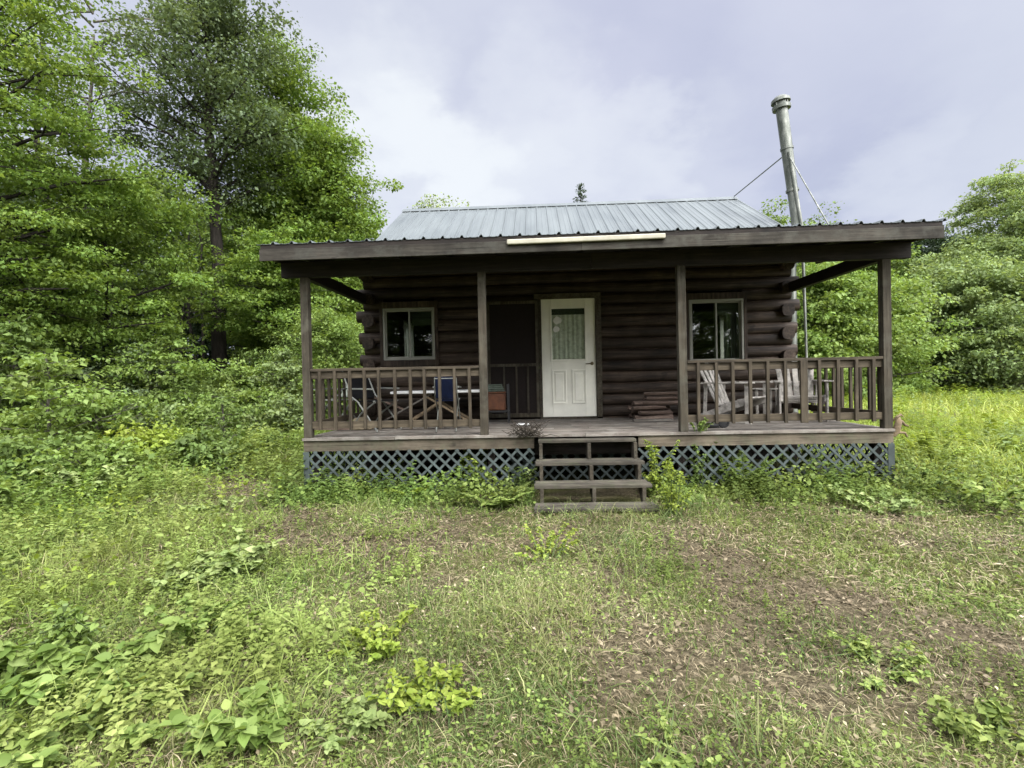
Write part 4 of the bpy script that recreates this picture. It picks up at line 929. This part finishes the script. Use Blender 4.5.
flats('ground_cover', 24000, 1.2, 6, .02, .06, .85, .02, .17, lambda x, y: left(x, y)*green(x, y), L['weed'], .5, LEAF6L, .55, 'broad leaves of low weeds on the left', 'ground cover', region=lambda x, y: x < 2.2)
flats('ground_cover', 40000, 5, 16, .02, .06, .8, .02, .25, lambda x, y: 1-dirt(x, y), L['weed'], .45, LEAF6L, .9, 'broad leaves of tall weeds in front of the woods', 'ground cover', region=weeds_l)
flats('ground_cover', 26000, 6, 14, .025, .07, .85, .03, .3, one, L['weed'], .5, LEAF6L, .85, 'broad leaves in the grass right of the porch', 'ground cover', region=lambda x, y: (x > 7.2) & (y > -2.2) & (y < 4))
flats('ground_cover', 30000, 2.5, 14, .02, .06, .8, .03, .4, lambda x, y: np.clip(np.sin(x*1.9+2*np.sin(y*.8))*np.sin(y*2.3+x)*1.6-.2, 0, 1), L['lime'], .45, LEAF6L, .9, 'yellow-green leaves among the weeds on the left', 'ground cover', region=lambda x, y: (x < .1) & (y > -3.6))
blades('long_grass', 9000, 5, 10, .12, .32, .008, lambda x, y: ((y > -.9) & (y < .0) & ((x < 2.95) | (x > 4.3)))*1., L['grass'], .45, tilt=.5, label='longer grass along the foot of the porch')
def stalk(seed, nl=14):
    rs = np.random.RandomState(seed); V = [(-.006,0,0),(.006,0,0),(.004,.0,1),(-.004,.0,1)]; Fc = [(0,1,2,3)]
    for k in range(nl):
        z = .18+.82*(k+rs.rand()*.6)/nl; a = k*2.4+rs.normal()*.4; l_ = rs.uniform(.16, .3)*(1.15-.5*z); d = np.array([math.cos(a), math.sin(a), rs.uniform(-.35, .5)]); d /= np.linalg.norm(d); sd = np.cross(d, (0, 0, 1.)); sd /= np.linalg.norm(sd); n = np.cross(sd, d); c = np.array([0, 0, z]); b = len(V)
        for q in LEAF4[0]: V.append(tuple(c+(sd*q[0]*.85+d*q[1]+n*q[2])*l_))
        Fc.append((b, b+1, b+2, b+3))
    return V, Fc
def stalks(name, n, r0, r1, hfn, keep, mat, cb, label, cat, region):
    for v_ in range(3):
        x, y, r_ = pts(n//3, r0, r1); m_ = (RS.rand(len(x)) < keep(x, y)) & region(x, y); x, y = x[m_], y[m_]; k = len(x)
        if not k: continue
        F = rot_frames(k, RS, .22)*(hfn(x, y)*RS.uniform(.45, 1.25, k))[:, None, None]; tv, tf = stalk(60+v_+n % 7)
        stuff(scatter(name, tv, tf, F, np.stack([x, y, hgt(x, y)-.01], 1), mat, cb+.35*(RS.rand(k)-.5)+.7*(lowf(x, y)-.5)), label, cat)
wl_h = lambda x, y: np.clip(.13+.045*(y+3.2)+.02*np.clip(-x, 0, 6), .1, .75)
stalks('tall_weeds', 46000, 2, 17, wl_h, lambda x, y: np.clip(vnoise(x, y, 1.3, 21)*1.8-.25, .12, 1)*np.clip((1.-x)/2, 0, 1)*(1-.8*dirt(x, y)), L['weed'], .5, 'upright leafy weeds rising toward the woods on the left', 'weeds', lambda x, y: (x < 1) & (y > -4.5))
stalks('tall_weeds', 30000, 2, 17, wl_h, lambda x, y: np.clip(vnoise(x, y, .9, 22)*2.4-1.1, 0, 1)*np.clip((1.-x)/2, 0, 1)*(1-.8*dirt(x, y)), L['bright'], .5, 'bright green weed patches among the weeds on the left', 'weeds', lambda x, y: (x < .8) & (y > -4.2))
stalks('tall_weeds', 9000, 5, 15, lambda x, y: .12+.3*vnoise(x, y, .8, 23), lambda x, y: np.clip(vnoise(x, y, 1.3, 24)*2-.5, .1, 1), L['weed'], .5, 'leafy weeds in the grass beyond the right porch corner', 'weeds', lambda x, y: (x > 7.3) & (y > -2.) & (y < 6))
stalks('tall_weeds', 16000, 9, 45, lambda x, y: .35+.4*vnoise(x, y, .5, 25), lambda x, y: np.clip(vnoise(x, y, .45, 26)*2.4-.8, .05, 1), L['lime'], .3, 'yellow-green weed patches in the meadow', 'weeds', meadow_r)
stalks('tall_weeds', 14000, 9, 45, lambda x, y: .3+.4*vnoise(x, y, .5, 27), lambda x, y: np.clip(vnoise(x, y, .4, 28)*2.4-.8, .05, 1), L['bank'], .4, 'pale green tall weeds in the meadow', 'weeds', meadow_r)
stalks('tall_weeds', 14000, 5, 9, lambda x, y: (.14+.36*vnoise(x, y, 2., 29))*np.exp((y+.03)*.9), lambda x, y: np.clip(vnoise(x, y, 2.3, 30)*2-.45, .05, 1)*((x < 2.9) | (x > 4.35)), L['shrub'], .6, 'upright weeds growing against the lattice', 'weeds', lambda x, y: (x > -.4) & (x < 7.7) & (y > -.75) & (y < -.02))
stalks('tall_weeds', 26000, 1., 7, lambda x, y: .04+.07*vnoise(x, y, 2., 31), lambda x, y: np.clip(vnoise(x, y, 2.3, 32)*2.4-.8, .08, 1)*(1-.9*dirt(x, y)), L['weed'], .5, 'small leafy weeds in the mown grass', 'weeds', lambda x, y: y < -.8)
stalks('tall_weeds', 7000, .9, 5, lambda x, y: .09+.13*vnoise(x, y, 2., 35), lambda x, y: np.clip(vnoise(x, y, 1.9, 36)*3-1.2, .02, 1), L['weed'], .6, 'bright leafy weeds in the left foreground', 'weeds', lambda x, y: (x < 2.1) & (y < -1.5))
blades('long_grass', 30000, 1.3, 7., .1, .3, .0065, lambda x, y: np.clip(vnoise(x, y, 1.6, 34)*4-1.6, .05, 1)*np.clip((2.3-x)/1.5, 0, 1), L['weed'], .45, tilt=.55, bends=(.6, 1.2, 1.7), label='long flopped grass among the weeds of the left foreground')
blades('long_grass', 26000, 1.5, 6., .1, .24, .0055, lambda x, y: np.clip(vnoise(x, y, 1.1, 33)*5-3.1, 0, 1), L['grass'], .3, tilt=.75, bends=(.9, 1.6, 1.9), label='flopped tufts of longer grass in the mown yard')
# weeds hugging the lattice
def hug(n, x0, x1):
    x = RS.uniform(x0, x1, n); y = -.03-np.abs(RS.normal(size=n))*.32; k = len(x); z = RS.uniform(.01, .34, n)*np.exp(y*1.4)*(.35+.8*np.sin(x*4.1+np.sin(x*1.7)*2)**2)
    F = rot_frames(k, RS, .9)*RS.uniform(.015, .062, k)[:, None, None]; stuff(scatter('ground_cover', LEAF6L[0], LEAF6L[1], F, np.stack([x, y, hgt(x, y)+z], 1), L['weed'], .25+.5*RS.rand(k)), 'mixed low weeds along the foot of the lattice', 'ground cover')
hug(3600, -.2, 2.95); hug(3800, 4.3, 7.6)

# ------------------------------------------------------------------ sky and light
w = bpy.data.worlds.new('World'); sc.world = w; w.use_nodes = True; nt = w.node_tree; nt.nodes.clear()
class WT(NT):
    def __init__(s, tree): s.t = tree
t = WT(nt); out = t.n('ShaderNodeOutputWorld'); bg = t.n('ShaderNodeBackground'); nt.links.new(bg.outputs[0], out.inputs[0])
SUN_EL, SUN_AZ = math.radians(50), math.radians(150)          # azimuth from +Y toward +X
sky = t.n('ShaderNodeTexSky', sky_type='NISHITA'); sky.sun_disc = False; sky.sun_elevation = SUN_EL; sky.sun_rotation = SUN_AZ
tc = t.n('ShaderNodeTexCoord'); dirv = tc.outputs['Generated']
sep = t.n('ShaderNodeSeparateXYZ'); t.l(dirv, sep.inputs[0])
# cloud deck: project the direction on a plane overhead
zz = t.math('ADD', t.math('MAXIMUM', sep.outputs[2], 0.), .28); cmb = t.n('ShaderNodeCombineXYZ'); t.l(t.math('DIVIDE', sep.outputs[0], zz), cmb.inputs[0]); t.l(t.math('DIVIDE', sep.outputs[1], zz), cmb.inputs[1])
n1 = t.noise(cmb.outputs[0], 1.1, 7, .52, .25); n2 = t.noise(cmb.outputs[0], 2.6, 6, .55, .3)
base = t.ramp(n1, ((.3, (2.25, 2.4, 3.1)), (.5, (2.6, 2.72, 3.4)), (.68, (3.0, 3.1, 3.7))))
nv = t.n('ShaderNodeTexNoise'); nv.inputs['Scale'].default_value = 3.2; nv.inputs['Detail'].default_value = 6; nv.inputs['Roughness'].default_value = .55; t.l(cmb.outputs[0], nv.inputs['Vector'])
wob = t.n('ShaderNodeVectorMath', operation='MULTIPLY_ADD'); t.l(nv.outputs['Color'], wob.inputs[0]); wob.inputs[1].default_value = (.4, .4, .4)
sub = t.n('ShaderNodeVectorMath', operation='SUBTRACT'); t.l(dirv, sub.inputs[0]); sub.inputs[1].default_value = (.2, .2, .2); t.l(sub.outputs[0], wob.inputs[2])
nrm = t.n('ShaderNodeVectorMath', operation='NORMALIZE'); t.l(wob.outputs[0], nrm.inputs[0]); f = None
for px, py, rad, amp in ((420, 148, 3.4, 1.), (458, 176, 4., 1.), (400, 110, 4, .4), (530, 140, 5, .4), (540, 90, 4, .2), (630, 165, 4, .45), (500, 200, 6, .45), (395, 195, 5, .6), (350, 120, 5, .35), (700, 190, 5, .25), (905, 185, 3, .2), (870, 20, 6, .15), (-300, 150, 14, .5), (1300, 120, 14, .4), (300, -250, 16, .4)):
    d_ = F3+R3*(px-512)/FPX+U3*(384-py)/FPX; d_ /= np.linalg.norm(d_)
    dot = t.n('ShaderNodeVectorMath', operation='DOT_PRODUCT'); t.l(nrm.outputs[0], dot.inputs[0]); dot.inputs[1].default_value = tuple(d_)
    mr = t.n('ShaderNodeMapRange', interpolation_type='SMOOTHSTEP'); mr.inputs['From Min'].default_value = math.cos(math.radians(rad*1.9)); mr.inputs['From Max'].default_value = math.cos(math.radians(rad*.3)); mr.inputs['To Max'].default_value = amp; t.l(dot.outputs['Value'], mr.inputs['Value'])
    f = mr.outputs[0] if f is None else t.math('SUBTRACT', 1., t.math('MULTIPLY', t.math('SUBTRACT', 1., f), t.math('SUBTRACT', 1., mr.outputs[0])))
cl = t.mix(f, base, (4.0, 4.16, 4.34))
# extra sky brightness added overhead and behind the viewer, unseen, to light the yard
sd_ = (math.sin(SUN_AZ)*math.cos(SUN_EL), math.cos(SUN_AZ)*math.cos(SUN_EL), math.sin(SUN_EL))
dt = t.n('ShaderNodeVectorMath', operation='DOT_PRODUCT'); t.l(dirv, dt.inputs[0]); dt.inputs[1].default_value = sd_
glow = t.ramp(dt.outputs['Value'], ((.3, 0.), (.95, 1.)))
cg = t.n('ShaderNodeVectorMath', operation='SCALE'); cg.inputs[0].default_value = (36., 35.8, 35.4); t.l(glow, cg.inputs['Scale'])
sc_ = t.n('ShaderNodeVectorMath', operation='ADD'); t.l(cl, sc_.inputs[0]); t.l(cg.outputs[0], sc_.inputs[1])
fin = t.mix(.93, sky.outputs[0], sc_.outputs[0]); t.l(fin, bg.inputs['Color']); bg.inputs['Strength'].default_value = .1
sl_ = bpy.data.lights.new('sun', 'SUN'); sl_.energy = 1.5; sl_.angle = math.radians(14); sl_.color = (1., .97, .93)
so_ = bpy.data.objects.new('sun', sl_); C.objects.link(so_); so_.rotation_euler = Vector(sd_).to_track_quat('Z', 'Y').to_euler()

sc.view_settings.view_transform = 'Standard'; sc.view_settings.look = 'None'; sc.view_settings.exposure = 1.2; sc.view_settings.gamma = 1; sc.view_settings.use_curve_mapping = False
cy = sc.cycles; cy.max_bounces = 8; cy.diffuse_bounces = 5; cy.glossy_bounces = 3; cy.transmission_bounces = 3; cy.transparent_max_bounces = 8; cy.use_denoising = True; cy.sample_clamp_indirect = 6; cy.caustics_reflective = False; cy.caustics_refractive = False
